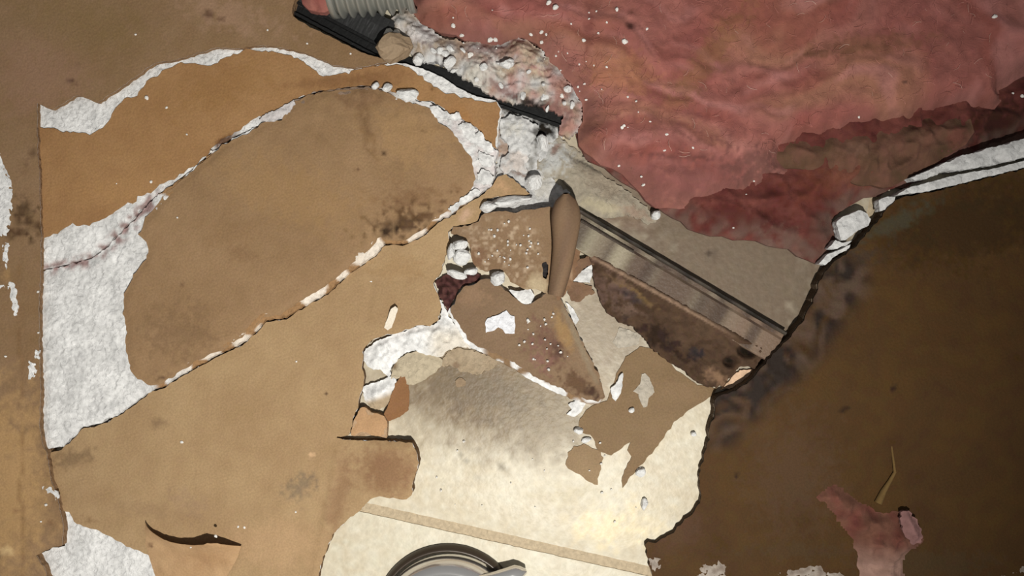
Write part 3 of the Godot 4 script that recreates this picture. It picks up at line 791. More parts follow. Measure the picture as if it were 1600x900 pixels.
	for q in [[[990, 612, 1000, 600, 1003, 585, 1008, 583, 1015, 590, 1020, 602, 1023, 613, 1014, 622, 1011, 634, 1006, 637, 1000, 628, 998, 616], "pale grey curved plaster shard lying on the broad brown shadow sheet", 3.5],
		[[954, 608, 962, 600, 970, 586, 974, 583, 973, 600, 970, 615, 962, 627, 957, 622], "narrow upright white paper shard beside the tip of the pointed fragment", 7.0],
		[[968, 512, 985, 516, 1001, 524, 998, 538, 980, 542, 966, 545, 958, 535], "beige white paper tear showing under the lower edge of the rotten plank", 2.0],
		[[886, 430, 905, 426, 920, 416, 929, 412, 926, 428, 922, 442, 905, 441, 890, 437], "white torn paper wedge between the paper tube and the rotten plank", 9.0],
		[[884, 472, 890, 476, 900, 488, 905, 500, 900, 507, 893, 498], "slim white plaster sliver by the right edge of the pointed fragment", 4.0],
		[[795, 453, 812, 455, 828, 449, 836, 462, 830, 474, 820, 478, 808, 468], "white gypsum wedge between the slotted fragment and the pointed fragment", 12.5],
		[[888, 632, 900, 626, 912, 622, 916, 630, 908, 644, 898, 652, 886, 648, 894, 640], "white crumpled paper bit under the tip of the pointed fragment", 5.0]]:
		var s := sheet("torn_shard", null, q[0], {"g": 2.5, "z": q[2], "t": q[2] - 0.5, "rough": 0.8, "h": func(p, d): return 1.2 * n(p, 0.06) + 0.8 * n2(p, 0.15) - 1.0 * sm(4, 0, d), "c": func(p, d): return white_c(p, 1.0 if q[0][0] < 900 or q[0][0] == 954 else 0.8).lerp(lin(170, 156, 132), 0.0 if q[0][0] != 990 and q[0][0] != 968 else 0.7)}, M.gypsum)
		tag(s, q[1], "plaster shard", "torn white shards")

	for q in [[[892, 418, 905, 406, 922, 398, 938, 392, 940, 402, 934, 412, 920, 414, 906, 426, 895, 440, 888, 434], "crinkled brown paper strip running from the paper tube to the rotten plank", 10.0],
		[[890, 442, 906, 440, 924, 448, 930, 458, 918, 462, 906, 472, 894, 470, 886, 458], "small tan paper rag below the white wedge beside the paper tube", 3.0]]:
		tag(sheet("paper_rag", null, q[0], {"g": 3.0, "z": q[2], "t": q[2] - 0.5, "rough": 1.6, "h": func(p, d): return 1.0 * n(p, 0.06), "c": func(p, d): return paper_c(p, lin(138, 108, 82), lin(108, 82, 64), [])}, M.paper), q[1], "paper rag", "brown paper rags by the tube")
	# dark crumbled hole filling
	var dm := sheet("dirt_clump", null, [678, 440, 692, 432, 708, 428, 725, 430, 742, 424, 752, 430, 748, 440, 735, 443, 722, 446, 712, 460, 706, 475, 700, 488, 694, 478, 688, 462], {"g": 2.5, "z": 5.0, "t": 5.0, "rough": 2.0, "h": func(p, d): return (2.0 + 3.0 * ridge(p, 0.06) + 1.5 * n(p, 0.15)) * sm(0, 8, d), "c": func(p, d): return lin(96, 62, 58).lerp(lin(58, 34, 32), clampf(0.5 + n(p, 0.1), 0, 1))}, M.wool)
	tag(dm, "dark reddish brown dirt clump in the hole left of the slotted fragment", "dirt clump")

	# rotten plank
	var g := thing("rotten_plank", "dark brown rotten wooden plank with mould and knot holes, under the grimy metal rail", "plank", 1060, 490)
	var og := [927, 432, 926, 418, 921, 404, 928, 390, 934, 398, 946, 400, 960, 408, 985, 420, 1010, 434, 1050, 456, 1100, 486, 1150, 515, 1180, 532, 1194, 547, 1192, 560, 1182, 575, 1160, 574, 1148, 584, 1132, 602, 1120, 607, 1108, 606, 1085, 594, 1070, 580, 1050, 568, 1040, 562, 1020, 545, 1006, 528, 992, 512, 972, 505, 955, 494, 942, 476, 934, 460]
	sheet("plank_body", g, og, {"g": 3.0, "z": 14.0, "t": 14.0, "rough": 2.0,
		"h": func(p, d):
			var s: float = (p - Vector2(953, 414)).dot(Vector2(-0.485, 0.875))
			var hole := sm(20, 8, Vector2(p.x - 1168, (p.y - 549) * 1.5).length()) + sm(16, 7, Vector2(p.x - 1143, (p.y - 565) * 1.5).length())
			return 3.0 * sm(7, 3, absf(s - 2)) - 3.0 * sm(8, 0, absf(s + 10)) + 1.4 * ridge(p, 0.03) + 1.2 * n(p, 0.09) + 0.6 * n2(p, 0.25) - 10.0 * minf(hole, 1.0) - 4.0 * sm(8, 0, d) + 2.5 * sm(30, 0, p.distance_to(Vector2(965, 480))) * ridge(p, 0.08),
		"c": func(p, d):
			var s: float = (p - Vector2(953, 414)).dot(Vector2(-0.485, 0.875))
			var c := paper_c(p, lin(88, 67, 51), lin(68, 50, 37), [
				[985, 455, 55, 9, 33, lin(140, 112, 72), 0.75, 0.4], [985, 462, 34, 10, 30, lin(62, 52, 54), 0.9, 0.5], [955, 450, 30, 30, 0, lin(112, 88, 78), 0.6, 1.0], [985, 488, 30, 14, 15, lin(124, 100, 86), 0.6, 1.0], [1030, 530, 70, 16, 33, lin(42, 28, 22), 0.8, 1.1],
				[1087, 551, 17, 11, 20, lin(46, 40, 42), 0.95, 0.5], [1120, 590, 26, 14, 30, lin(150, 118, 92), 0.7, 0.6], [1168, 549, 18, 10, 25, lin(20, 12, 8), 0.95, 0.2], [1143, 565, 12, 8, 15, lin(16, 10, 8), 0.95, 0.2], [1060, 585, 40, 10, 33, lin(86, 64, 50), 0.5, 0.5], [935, 402, 16, 14, 0, lin(116, 88, 78), 0.8, 0.3]])  # near-black patches paint the darkness inside the two holes
			c = c.lerp(lin(158, 130, 108), 0.75 * sm(5, 2, absf(s - 2)) * sm(1160, 1100, p.x))
			return c.lerp(lin(58, 40, 30), 0.7 * sm(7, 1, absf(s + 10)))}, M.wood)
	var tipn := sheet("wood_chip", null, [1126, 609, 1136, 600, 1146, 588, 1156, 578, 1168, 578, 1180, 576, 1176, 586, 1160, 598, 1145, 606], {"g": 3.0, "z": 4.0, "t": 4.0, "rough": 1.2, "h": func(p, d): return 0.6 * n(p, 0.1), "c": func(p, d): return lin(226, 190, 158)}, M.wood)
	tag(tipn, "pale fresh wood chip below the right end of the rotten plank", "wood chip")

# ---------------------------------------------------------------- the dark board on the right
func dark_board() -> void:
	var b := thing("dark_plasterboard", "large dark plasterboard sheet with a ragged blackened left edge, filling the lower right", "plasterboard", 1350, 650)  # much darker brown than the other boards, darkest at upper right
	var edge := [1402, 312, 1455, 300, 1600, 264, 1860, 200, 1860, 1130, 1044, 1130, 1030, 960, 1018, 895, 1012, 872, 1008, 850, 1030, 845, 1052, 832, 1070, 812, 1084, 798, 1095, 780, 1092, 762, 1094, 745, 1096, 725, 1103, 700, 1106, 680, 1104, 668, 1111, 652, 1113, 636, 1115, 617, 1132, 613, 1150, 605, 1164, 592, 1176, 584, 1190, 566, 1202, 552, 1218, 536, 1232, 520, 1246, 505, 1256, 488, 1266, 462, 1272, 445, 1285, 422, 1300, 406, 1330, 386, 1350, 362, 1370, 340, 1382, 322]
	var t_h := func(p: Vector2) -> float: return 12.0 * sm(740, 600, p.y) + 1.4 * n(p, 0.004) + 0.4 * n2(p, 0.02)
	var black := [1115, 620, 1120, 660, 1175, 600, 1235, 545, 1280, 480, 1310, 440]
	sheet("gypsum_core", b, edge, {"g": 8.0, "z": 9.0, "t": 9.0, "rough": 2.0, "h": func(p, d): return t_h.call(p) - 3.5, "c": func(p, d): return lin(150, 135, 118), "side": lin(92, 76, 60)}, M.gypsum)
	var face5 := sheet("paper_facing", b, edge, {"g": 5.0, "z": 9.0, "t": 3.0, "rough": 2.0, "follow": true, "side": lin(56, 40, 28),
		"h": func(p, d):
			var k := sm(48, 8, toline(p, black))
			var q := Vector2(p.x * 0.7 + p.y * 0.7, (p.y - p.x) * 0.7)
			return t_h.call(p) + 0.7 + k * (1.8 * ridge(Vector2(q.x * 0.5, q.y * 1.6) + Vector2(n(p, 0.02), n2(p, 0.02)) * 20.0, 0.018) + 0.8 * n(p + Vector2(n2(p, 0.03), n(p, 0.03)) * 12.0, 0.05)) + 0.5 * sm(5, 0, absf(p.y - 545 + (p.x - 1400) * 0.12 - 10 * n(p, 0.008))) * sm(1350, 1420, p.x),
		"c": func(p, d):
			var c := paper_c(p, lin(80, 56, 28), lin(70, 47, 21), [
				[1240, 740, 90, 120, 0, lin(82, 60, 42), 0.5, 0.5], [1500, 350, 200, 80, -10, lin(54, 36, 12), 0.8, 0.4], [1400, 345, 80, 16, -28, lin(72, 70, 54), 0.6, 0.7], [1310, 420, 80, 24, -30, lin(66, 54, 44), 0.6, 0.8], [1313, 637, 12, 5, -15, lin(26, 14, 7), 0.9, 0.3],
				[1387, 605, 5, 8, 20, lin(30, 16, 8), 0.9, 0.2], [1151, 743, 4, 7, 30, lin(40, 22, 12), 0.9, 0.2], [1060, 830, 60, 40, -30, lin(82, 58, 42), 0.6, 0.4], [1240, 860, 120, 20, 0, lin(74, 56, 34), 0.5, 0.5], [1450, 880, 120, 26, 0, lin(72, 58, 40), 0.5, 0.6]])
			var k := sm(58, 18, toline(p, black))
			var q := Vector2((p.x - p.y) * 0.35, p.x + p.y) + Vector2(n(p, 0.015), n2(p, 0.015)) * 40.0
			return c.lerp(lin(40, 29, 22).lerp(lin(82, 64, 52), clampf(0.3 + 1.3 * n(q, 0.016), 0, 1)), k * clampf(0.85 + 0.6 * n2(q, 0.02), 0, 1))}, M.paper)
	for q in [[1074, 905, 1090, 890, 1098, 882, 1110, 878, 1125, 875, 1134, 880, 1141, 882, 1136, 890, 1140, 902, 1142, 930, 1070, 930], [1013, 872, 1022, 870, 1031, 873, 1032, 884, 1026, 896, 1018, 896],
		[1196, 905, 1214, 892, 1232, 884, 1250, 886, 1262, 880, 1284, 880, 1290, 890, 1312, 892, 1322, 904, 1324, 930, 1190, 930], [1550, 902, 1562, 894, 1580, 890, 1592, 880, 1612, 878, 1630, 930, 1548, 930]]:
		sheet("exposed_gypsum", face5, q, {"g": 3.0, "z": 8.5, "t": 4.0, "rough": 1.5, "h": func(p, d): return 2.0 + 0.8 * n(p, 0.06) + 0.6 * n2(p, 0.2) - 1.2 * sm(4, 0, d), "c": func(p, d): return lin(168, 156, 144).lerp(lin(130, 114, 102), clampf(n(p, 0.06), 0, 1))}, M.gypsum)
	var s := thing("broken_board_edge", "long white grey broken plasterboard edge strip above the dark board at the right", "plasterboard", 1510, 265)
	sheet("gypsum_core", s, [1400, 305, 1424, 292, 1452, 285, 1500, 272, 1560, 262, 1640, 240, 1700, 225, 1700, 246, 1600, 262, 1520, 282, 1450, 299], {"g": 3.0, "z": 24.0, "t": 24.0, "rough": 0.8, "h": func(p, d): return 1.2 * n(p, 0.04) + 0.5 * n2(p, 0.15) - 1.2 * sm(4, 0, d), "c": func(p, d): return white_c(p, 0.9)}, M.gypsum)
	sheet("split_layer", s, [1424, 277, 1460, 262, 1505, 243, 1560, 228, 1640, 206, 1700, 190, 1700, 222, 1640, 236, 1560, 256, 1500, 266, 1480, 266, 1450, 279, 1430, 282], {"g": 3.0, "z": 27.0, "t": 27.0, "rough": 1.2, "h": func(p, d): return 1.4 * n(p, 0.04) + 0.6 * n2(p, 0.15) - 4.0 * sm(10, 2, Vector2((p.x - 1562) * 0.6, p.y - 246).length()) - 1.5 * sm(5, 0, d), "c": func(p, d): return white_c(p, 0.86)}, M.gypsum)
	# loose pale pieces at the corner
	for q in [[[1308, 346, 1316, 340, 1330, 334, 1346, 328, 1356, 334, 1362, 342, 1358, 352, 1342, 360, 1330, 368, 1322, 376, 1315, 376, 1311, 362], "flat pale grey board chip at the upper left corner of the dark board", 22.0],
		[[1374, 312, 1388, 307, 1400, 307, 1396, 318, 1386, 328, 1376, 330], "small grey board crumb wedged between the pale chip and the broken edge strip", 20.0],
		[[1280, 412, 1294, 398, 1312, 390, 1330, 382, 1328, 388, 1306, 400, 1290, 414], "thin white plaster sliver along the upper left edge of the dark board", 20.0],
		[[1294, 388, 1306, 376, 1318, 379, 1332, 376, 1322, 384, 1306, 389], "small white plaster sliver just below the pale grey board chip", 21.0]]:
		var c := sheet("board_chip", null, q[0], {"g": 3.0, "z": q[2], "t": 14.0, "rough": 0.9, "h": func(p, d): return 0.8 * n(p, 0.05) - 1.5 * sm(4, 0, d), "c": func(p, d): return white_c(p, 0.9)}, M.gypsum)
		tag(c, q[1], "board chip", "pale board chips by the wet board")
	# tuft of insulation lying on the board
	var tf := thing("insulation_tuft", "torn pink insulation tuft lying on the dark board at the bottom right", "insulation", 1365, 830)
	var body := [1264, 776, 1278, 768, 1288, 760, 1305, 752, 1322, 762, 1336, 774, 1350, 786, 1368, 798, 1385, 802, 1398, 798, 1410, 800, 1408, 812, 1420, 822, 1430, 815, 1441, 838, 1446, 850, 1432, 858, 1420, 866, 1412, 880, 1414, 900, 1420, 940, 1335, 940, 1344, 900, 1338, 880, 1340, 862, 1330, 848, 1318, 830, 1304, 812, 1290, 792]
	sheet("pink_wool", tf, body, {"g": 3.5, "z": 9.5, "t": 2.0, "rough": 2.0, "h": func(p, d): return (11.0 + 5.0 * ridge(p, 0.02) + 2.5 * n(p, 0.07) + 1.0 * n2(p, 0.2)) * sqrt(sm(0, 26, d)), "c": func(p, d): return lin(118, 80, 66).lerp(lin(164, 130, 116), sm(835, 890, p.y)).lerp(lin(112, 66, 56), clampf(0.2 + n(p, 0.03), 0, 1) * sm(880, 830, p.y))}, M.wool)
	sheet("pink_lobe", tf, [1408, 800, 1420, 798, 1432, 812, 1441, 832, 1440, 846, 1428, 852, 1416, 840, 1408, 820], {"g": 3.0, "z": 20.0, "t": 4.0, "rough": 2.0, "h": func(p, d): return 9.0 * sqrt(sm(0, 16, d)) + 1.2 * n(p, 0.1), "c": func(p, d): return lin(146, 108, 104)}, M.wool)
	var pth := []
	var rr := []
	var ctl := [1384, 668, 1392, 690, 1396, 720, 1398, 738, 1390, 752, 1380, 768, 1372, 786]
	for i in 7:
		pth.append(place(ctl[i * 2], ctl[i * 2 + 1], 11.5) - tf.position)
		rr.append([0.6, 1.2, 1.8, 2.4, 3.0, 4.5, 6.0][i] * S)
	put("yellow_strand", sweep(pth, rr, 8, func(i, j): return lin(118, 94, 58)), M.wool, tf)

# ---------------------------------------------------------------- pink insulation
func insulation() -> void:
	var b := thing("insulation_batt", "big pink fibreglass insulation batt with streaky folds filling the upper right", "insulation", 1200, 120)
	var ob := [640, -60, 648, 20, 660, 40, 690, 52, 712, 60, 740, 68, 780, 74, 815, 62, 838, 70, 858, 96, 880, 120, 900, 150, 912, 178, 905, 205, 902, 230, 925, 246, 955, 264, 985, 288, 1008, 314, 1024, 326, 1060, 327, 1110, 319, 1165, 306, 1222, 287, 1238, 268, 1226, 250, 1216, 238, 1260, 224, 1310, 214, 1370, 202, 1420, 192, 1470, 178, 1500, 172, 1520, 176, 1548, 172, 1558, 160, 1556, 145, 1580, 130, 1620, 112, 1860, 40, 1860, -260, 640, -260]
	var wc := func(p: Vector2) -> Color:
		var w := wool_warp(p)
		var q := Vector2(w.x * 0.35 + w.y * 0.2, w.y - w.x * 0.28)
		var c := lin(166, 104, 94).lerp(lin(152, 86, 78), clampf(0.5 + 0.9 * n(q, 0.011), 0, 1))
		c = c.lerp(lin(170, 118, 92), clampf(1.2 * n2(q + Vector2(90, 0), 0.008) - 0.1, 0, 0.75))
		c = c.lerp(lin(144, 72, 62), clampf(1.3 * n(q + Vector2(0, 500), 0.014) - 0.25, 0, 0.6))
		c = c.lerp(lin(196, 132, 126), clampf(1.1 * n2(q + Vector2(700, 300), 0.02) - 0.3, 0, 0.6))
		c = stains_and_shade(c, p, [[1090, 110, 26, 150, 38, lin(140, 100, 56), 0.5, 0.6], [960, 130, 60, 40, 0, lin(190, 130, 88), 0.45, 0.6], [1350, 80, 120, 20, -4, lin(118, 78, 48), 0.5, 0.7], [930, 40, 50, 60, 0, lin(150, 92, 72), 0.4, 0.6], [978, 54, 8, 9, 0, lin(60, 24, 18), 0.95, 0.2], [978, 34, 9, 5, 0, lin(90, 40, 30), 0.7, 0.4], [1391, 141, 7, 3, 0, lin(50, 24, 18), 0.9, 0.2],
			[915, 60, 10, 50, 5, lin(110, 50, 46), 0.5, 0.6], [880, 210, 40, 40, 0, lin(150, 104, 96), 0.7, 0.6], [760, 70, 100, 20, 5, lin(150, 100, 92), 0.6, 0.6], [1000, 210, 140, 34, 0, lin(134, 78, 74), 0.6, 0.6], [1080, 285, 190, 50, -4, lin(126, 74, 70), 0.75, 0.6], [1180, 262, 60, 30, -10, lin(98, 62, 56), 0.7, 0.7], [1060, 252, 80, 4, 4, lin(84, 44, 42), 0.6, 0.7], [1120, 312, 90, 8, -8, lin(142, 88, 80), 0.5, 0.6], [1300, 90, 100, 8, -8, lin(90, 60, 36), 0.5, 0.6]])
		return c
	sheet("wool_body", b, ob, {"g": 4.0, "z": 6.0, "t": 5.0, "rough": 4.0, "step": 13.0,
		"h": func(p, d): return wool_h(p) * pow(sm(-8, 46, d), 0.6) * (1.0 - 0.35 * sm(236, 262, p.y - maxf(0.0, p.x - 1230.0))) - 5.0 * sm(12, 2, p.distance_to(Vector2(978, 53))) + 7.0 * sm(26, 0, absf(p.y - 52 - 24 * sin((p.x - 1520) * 0.018))) * sm(1500, 1545, p.x),
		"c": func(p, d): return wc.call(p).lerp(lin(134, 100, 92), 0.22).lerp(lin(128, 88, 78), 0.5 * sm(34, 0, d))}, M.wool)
	var lowc := func(p: Vector2, d: float) -> Color:
		var c := lin(118, 68, 60).lerp(lin(92, 46, 42), clampf(0.5 + fbm(p, 0.012), 0, 1))
		return stains_and_shade(c, p, [[1150, 345, 130, 30, 8, lin(80, 36, 32), 0.7, 0.6], [1010, 290, 60, 50, 20, lin(138, 88, 80), 0.7, 0.7], [1240, 385, 70, 26, 20, lin(116, 84, 74), 0.8, 0.7], [1320, 270, 90, 40, -15, lin(124, 80, 62), 0.7, 0.6], [1260, 300, 60, 40, 0, lin(96, 44, 34), 0.5, 0.8], [1280, 370, 60, 40, -30, lin(100, 66, 56), 0.7, 0.6], [1560, 200, 80, 50, 0, lin(44, 26, 18), 0.8, 0.4]])  # darkest patch, far right, paints the shade of the black gap
	var lower := thing("insulation_layer", "dark red lower insulation layer peeping out beneath the edge of the big pink batt", "insulation", 1200, 320)
	sheet("wool_body", lower, [900, 226, 915, 250, 945, 262, 970, 285, 1000, 302, 1022, 322, 1050, 340, 1075, 356, 1110, 368, 1145, 376, 1180, 382, 1215, 384, 1245, 398, 1276, 414, 1292, 392, 1302, 372, 1300, 345, 1320, 326, 1350, 312, 1372, 304, 1400, 296, 1450, 278, 1520, 244, 1640, 205, 1640, 90, 1500, 120, 1200, 150, 940, 180, 905, 200], {"g": 4.0, "z": 3.0, "t": 2.5, "rough": 4.0, "step": 13.0,
		"h": func(p, d): return (14.0 + 4.5 * ridge(wool_warp(p), 0.012) + 2.0 * n(p, 0.04) + 0.8 * n2(p, 0.13)) * pow(sm(-8, 40, d), 0.7) - 7.0 * sm(1460, 1560, p.x), "c": func(p, d): return lowc.call(p, d).lerp(lin(112, 92, 82), 0.65 * sm(44, 0, d) * clampf(0.7 + n(p, 0.04), 0, 1))}, M.wool)
	sheet("dusty_fold", lower, [1196, 236, 1230, 226, 1280, 216, 1340, 204, 1400, 194, 1460, 180, 1490, 180, 1516, 186, 1522, 208, 1506, 226, 1478, 246, 1440, 264, 1408, 286, 1378, 296, 1345, 290, 1318, 278, 1290, 272, 1262, 264, 1225, 264, 1205, 254], {"g": 3.5, "z": 14.0, "t": 6.0, "rough": 3.0, "step": 13.0,
		"h": func(p, d): return (9.0 + 4.0 * ridge(wool_warp(p), 0.018) + 1.6 * n(p, 0.05) + 0.6 * n2(p, 0.16)) * pow(sm(-6, 30, d), 0.6), "c": func(p, d): return stains_and_shade(lin(118, 82, 68).lerp(lin(92, 70, 52), clampf(0.5 + fbm(p, 0.015), 0, 1)), p, [[1450, 195, 40, 12, -10, lin(70, 36, 30), 0.8, 0.5], [1490, 215, 24, 20, 0, lin(120, 72, 62), 0.7, 0.4], [1330, 235, 30, 14, 0, lin(134, 100, 84), 0.5, 0.6]])}, M.wool)
	var small := sheet("insulation_scrap", null, [466, -60, 470, -4, 474, 10, 484, 18, 500, 22, 518, 20, 534, 12, 546, 0, 552, -60], {"g": 3.0, "z": 14.0, "t": 6.0, "rough": 2.0, "step": 9.0, "h": func(p, d): return (20.0 + 2.0 * n(p, 0.05) + 1.0 * n2(p, 0.15)) * pow(sm(-6, 24, d), 0.6), "c": func(p, d): return lin(162, 106, 95).lerp(lin(146, 88, 80), clampf(0.5 + n(p, 0.03), 0, 1))}, M.wool)
	tag(small, "small pink insulation scrap beside the ribbed metal duct at the top edge", "insulation")
	# loose glass fibres, far too many to count
	var st := SurfaceTool.new()
	st.begin(Mesh.PRIMITIVE_TRIANGLES)
	for i in 5:
		for j in 3:
			var q := []
			for w in [[i, j], [i, j + 1], [i + 1, j + 1], [i + 1, j]]:
				q.append(Vector3(w[0] * 0.2 - 0.5, 0.1 * sin(w[0] * 0.63) + 0.012 * cos(w[1] * TAU / 3.0), 0.12 * sin(w[0] * 0.8) + 0.012 * sin(w[1] * TAU / 3.0)))
			for w in [0, 1, 2, 0, 2, 3]:
				st.set_color(Color.WHITE)
				st.add_vertex(q[w])
	st.generate_normals()
	var mm := MultiMesh.new()
	mm.transform_format = MultiMesh.TRANSFORM_3D
	mm.use_colors = true
	mm.mesh = st.commit()
	var spots := []
	var tries := 0
	var poly := outline(ob, 5.0, 8.0)
	while spots.size() < 900 and tries < 20000:
		tries += 1
		var p := Vector2(rng.randf_range(650, 1600), rng.randf_range(0, 245))
		if rng.randf() < 0.35:
			p = Vector2(860 + rng.randfn(0, 70), 150 + rng.randfn(0, 60))
		if Geometry2D.is_point_in_polygon(p + Vector2(0, 26), poly) and Geometry2D.is_point_in_polygon(p - Vector2(22, 0), poly):
			spots.append(p)
	mm.instance_count = spots.size()
	for i in spots.size():
		var p: Vector2 = spots[i]
		var len := rng.randf_range(0.004, 0.014)
		var t := Transform3D(Basis(Vector3.UP, rng.randf() * TAU) * Basis(Vector3.RIGHT, rng.randf_range(-0.3, 0.3)) * Basis.from_scale(Vector3.ONE * len), place(p.x, p.y, 6.0 + wool_h(p) + 0.7) - b.position)
		mm.set_instance_transform(i, t)
		mm.set_instance_color(i, lin(200, 134, 122).lerp(lin(172, 100, 90), rng.randf()) if rng.randf() < 0.9 else lin(228, 196, 178))
	var mi := MultiMeshInstance3D.new()
	mi.name = "loose_fibres"
	mi.multimesh = mm
	var fm := StandardMaterial3D.new()
	fm.resource_name = "glass_fibre"
	fm.vertex_color_use_as_albedo = true
	fm.roughness = 0.6
	fm.cull_mode = BaseMaterial3D.CULL_DISABLED
	mi.material_override = fm
	mi.set_meta("kind", "stuff")
	b.add_child(mi)

# ---------------------------------------------------------------- rails and duct
func rails() -> void:
	var dark := func(i, j): return Color(0.012, 0.012, 0.012)
	var r := thing("black_rail", "black metal rail lying along the upper right edge of the largest plasterboard piece", "metal rail", 660, 105)
	put("rail_channel", extrude([-9, 0, 7, 0, 7, 9, 4, 9, 4, 3, -6, 3, -6, 8, -9, 8], place(444, 6, 2) - r.position, place(618, 98, 2) - r.position, dark, 0.4), M.black, r)
	put("gap_shade", extrude([-11, 0, 11, 0, 11, 7, 8, 7, 8, 3, -11, 3], place(606, 95, 2) - r.position, place(884, 188, 2) - r.position, dark, 0.4), M.black, r)  # black strip added for the darkness of the gap past the rail
	put("rail_flange", extrude([-16, 0, 14, 0, 15, 4, 9, 8, 2, 9, -4, 12, -16, 12], place(476, -8, 3) - r.position, place(612, 60, 3) - r.position, func(i, j): return Color(0.03, 0.03, 0.028), 0.6), M.black, r)
	var h := thing("grimy_rail", "grimy cream metal shower rail with a black seal, lying diagonally above the rotten plank", "metal rail", 1070, 440)
	var a := place(893, 355, 0) - h.position
	var b := place(1208, 541, 0) - h.position
	put("rail_face", extrude([-19, 0, 20, 0, 20, 13, 19, 14, -9, 14, -12, 12, -17, 12, -19, 11], a, b, func(i, j):
		var q := Vector2(i * 5.3, j * 9.0)
		var c: Color = lin(158, 148, 126).lerp(lin(98, 82, 69), clampf(sm(6, 26, i) + 0.7 * n(q, 0.02), 0, 1))
		c = c.lerp(lin(124, 102, 85), sm(38, 52, i) * 0.8)
		return c.lerp(lin(72, 58, 50), clampf(1.4 * n2(q, 0.03), 0, 0.8)), 0.25), M.rail, h)
	var c0 := place(905, 330, 8) - h.position
	var c1 := place(1226, 521, 8) - h.position
	put("rubber_seal", extrude([-2.6, 0, 2.6, 0, 2.6, 4, 1.2, 6, -1.2, 6, -2.6, 4], c0, c1, func(i, j): return lin(70, 62, 54).lerp(lin(34, 30, 26), clampf(0.5 + n(Vector2(i * 5.0, j * 3.0), 0.03), 0, 1)), 0.25), M.black, h)
	put("rail_rib", extrude([-1.5, 0, 1.5, 0, 1.5, 2, 0, 3, -1.5, 2], place(908, 345, 14) - h.position, place(990, 394, 14) - h.position, func(i, j): return lin(74, 66, 58), 0.2), M.rail, h)
	# ribbed duct
	var d := thing("ribbed_duct", "ribbed silver flexible metal duct showing at the top edge of the scene", "duct", 590, -12, 0)
	var prof := []
	for i in 169:
		var x := i / 168.0
		var rad := 38.0 + 3.2 * sin(x * TAU * 8.0)
		prof.append_array([rad * 0.001, (x - 0.5) * 0.088])
	var body := put("duct_skin", lathe(prof, 48), M.foil, d)
	body.rotation_degrees = Vector3(0, 4, 90)
	body.position = Vector3(0, 0.042, 0)
	for q in [-0.044, 0.044]:
		var rim := put("duct_ring", lathe([0.036, -0.003, 0.0405, -0.003, 0.0405, 0.003, 0.036, 0.003], 48), M.foil, d)
		rim.rotation_degrees = Vector3(0, 4, 90)
		rim.position = Vector3(q * cos(deg_to_rad(4)), 0.042, -q * sin(deg_to_rad(4)))

# ---------------------------------------------------------------- chrome fixture
func fixture() -> void:
	var t := thing("chrome_fitting", "shiny chrome domed shower fitting on the tiles at the bottom edge", "tap fitting", 700, 958)
	var pr := [0.0001, 44.0, 12, 43.6, 26, 42.0, 40, 40.0, 52, 37.0, 58, 34.5, 60, 32.0, 63, 31.5, 66, 30.5, 71, 25.0, 75.5, 17.0, 76.5, 9.0, 76.5, 1.0]
	for i in pr.size():
		pr[i] *= 0.001
	pr = pairs_back(pr)
	put("dome", lathe(pr, 72, Vector3(1.0, 1.0, 0.92)), M.chrome, t)
	var ring := [79.5, 4.0, 80, 11.0, 82, 11.0, 84, 9.0, 86, 6.0, 87, 3.0, 87, 0.0]
	for i in ring.size():
		ring[i] *= 0.001
	put("base_collar", lathe(pairs_back(ring), 72, Vector3(0.98, 1.0, 0.94)), M.bronze, t)
	var hub := [0.0001, 60.0, 10, 59.5, 17, 57, 21, 52, 22, 46, 22, 38]
	for i in hub.size():
		hub[i] *= 0.001
	put("hub", lathe(pairs_back(hub), 40), M.chrome, t)
	var pth := []
	var rr := []
	for i in 12:
		var f := i / 11.0
		pth.append(place(lerpf(735, 822, f), lerpf(915, 892, f), lerpf(26, 11, f)) - t.position)
		rr.append((12.0 - 3.0 * sin(f * PI) if i < 10 else 12.0 * (1.0 - (f - 0.82) * 4.2)) * S * 1.3)
	put("side_lever", sweep(pth, rr, 20, func(i, j): return Color.WHITE), M.chrome, t)

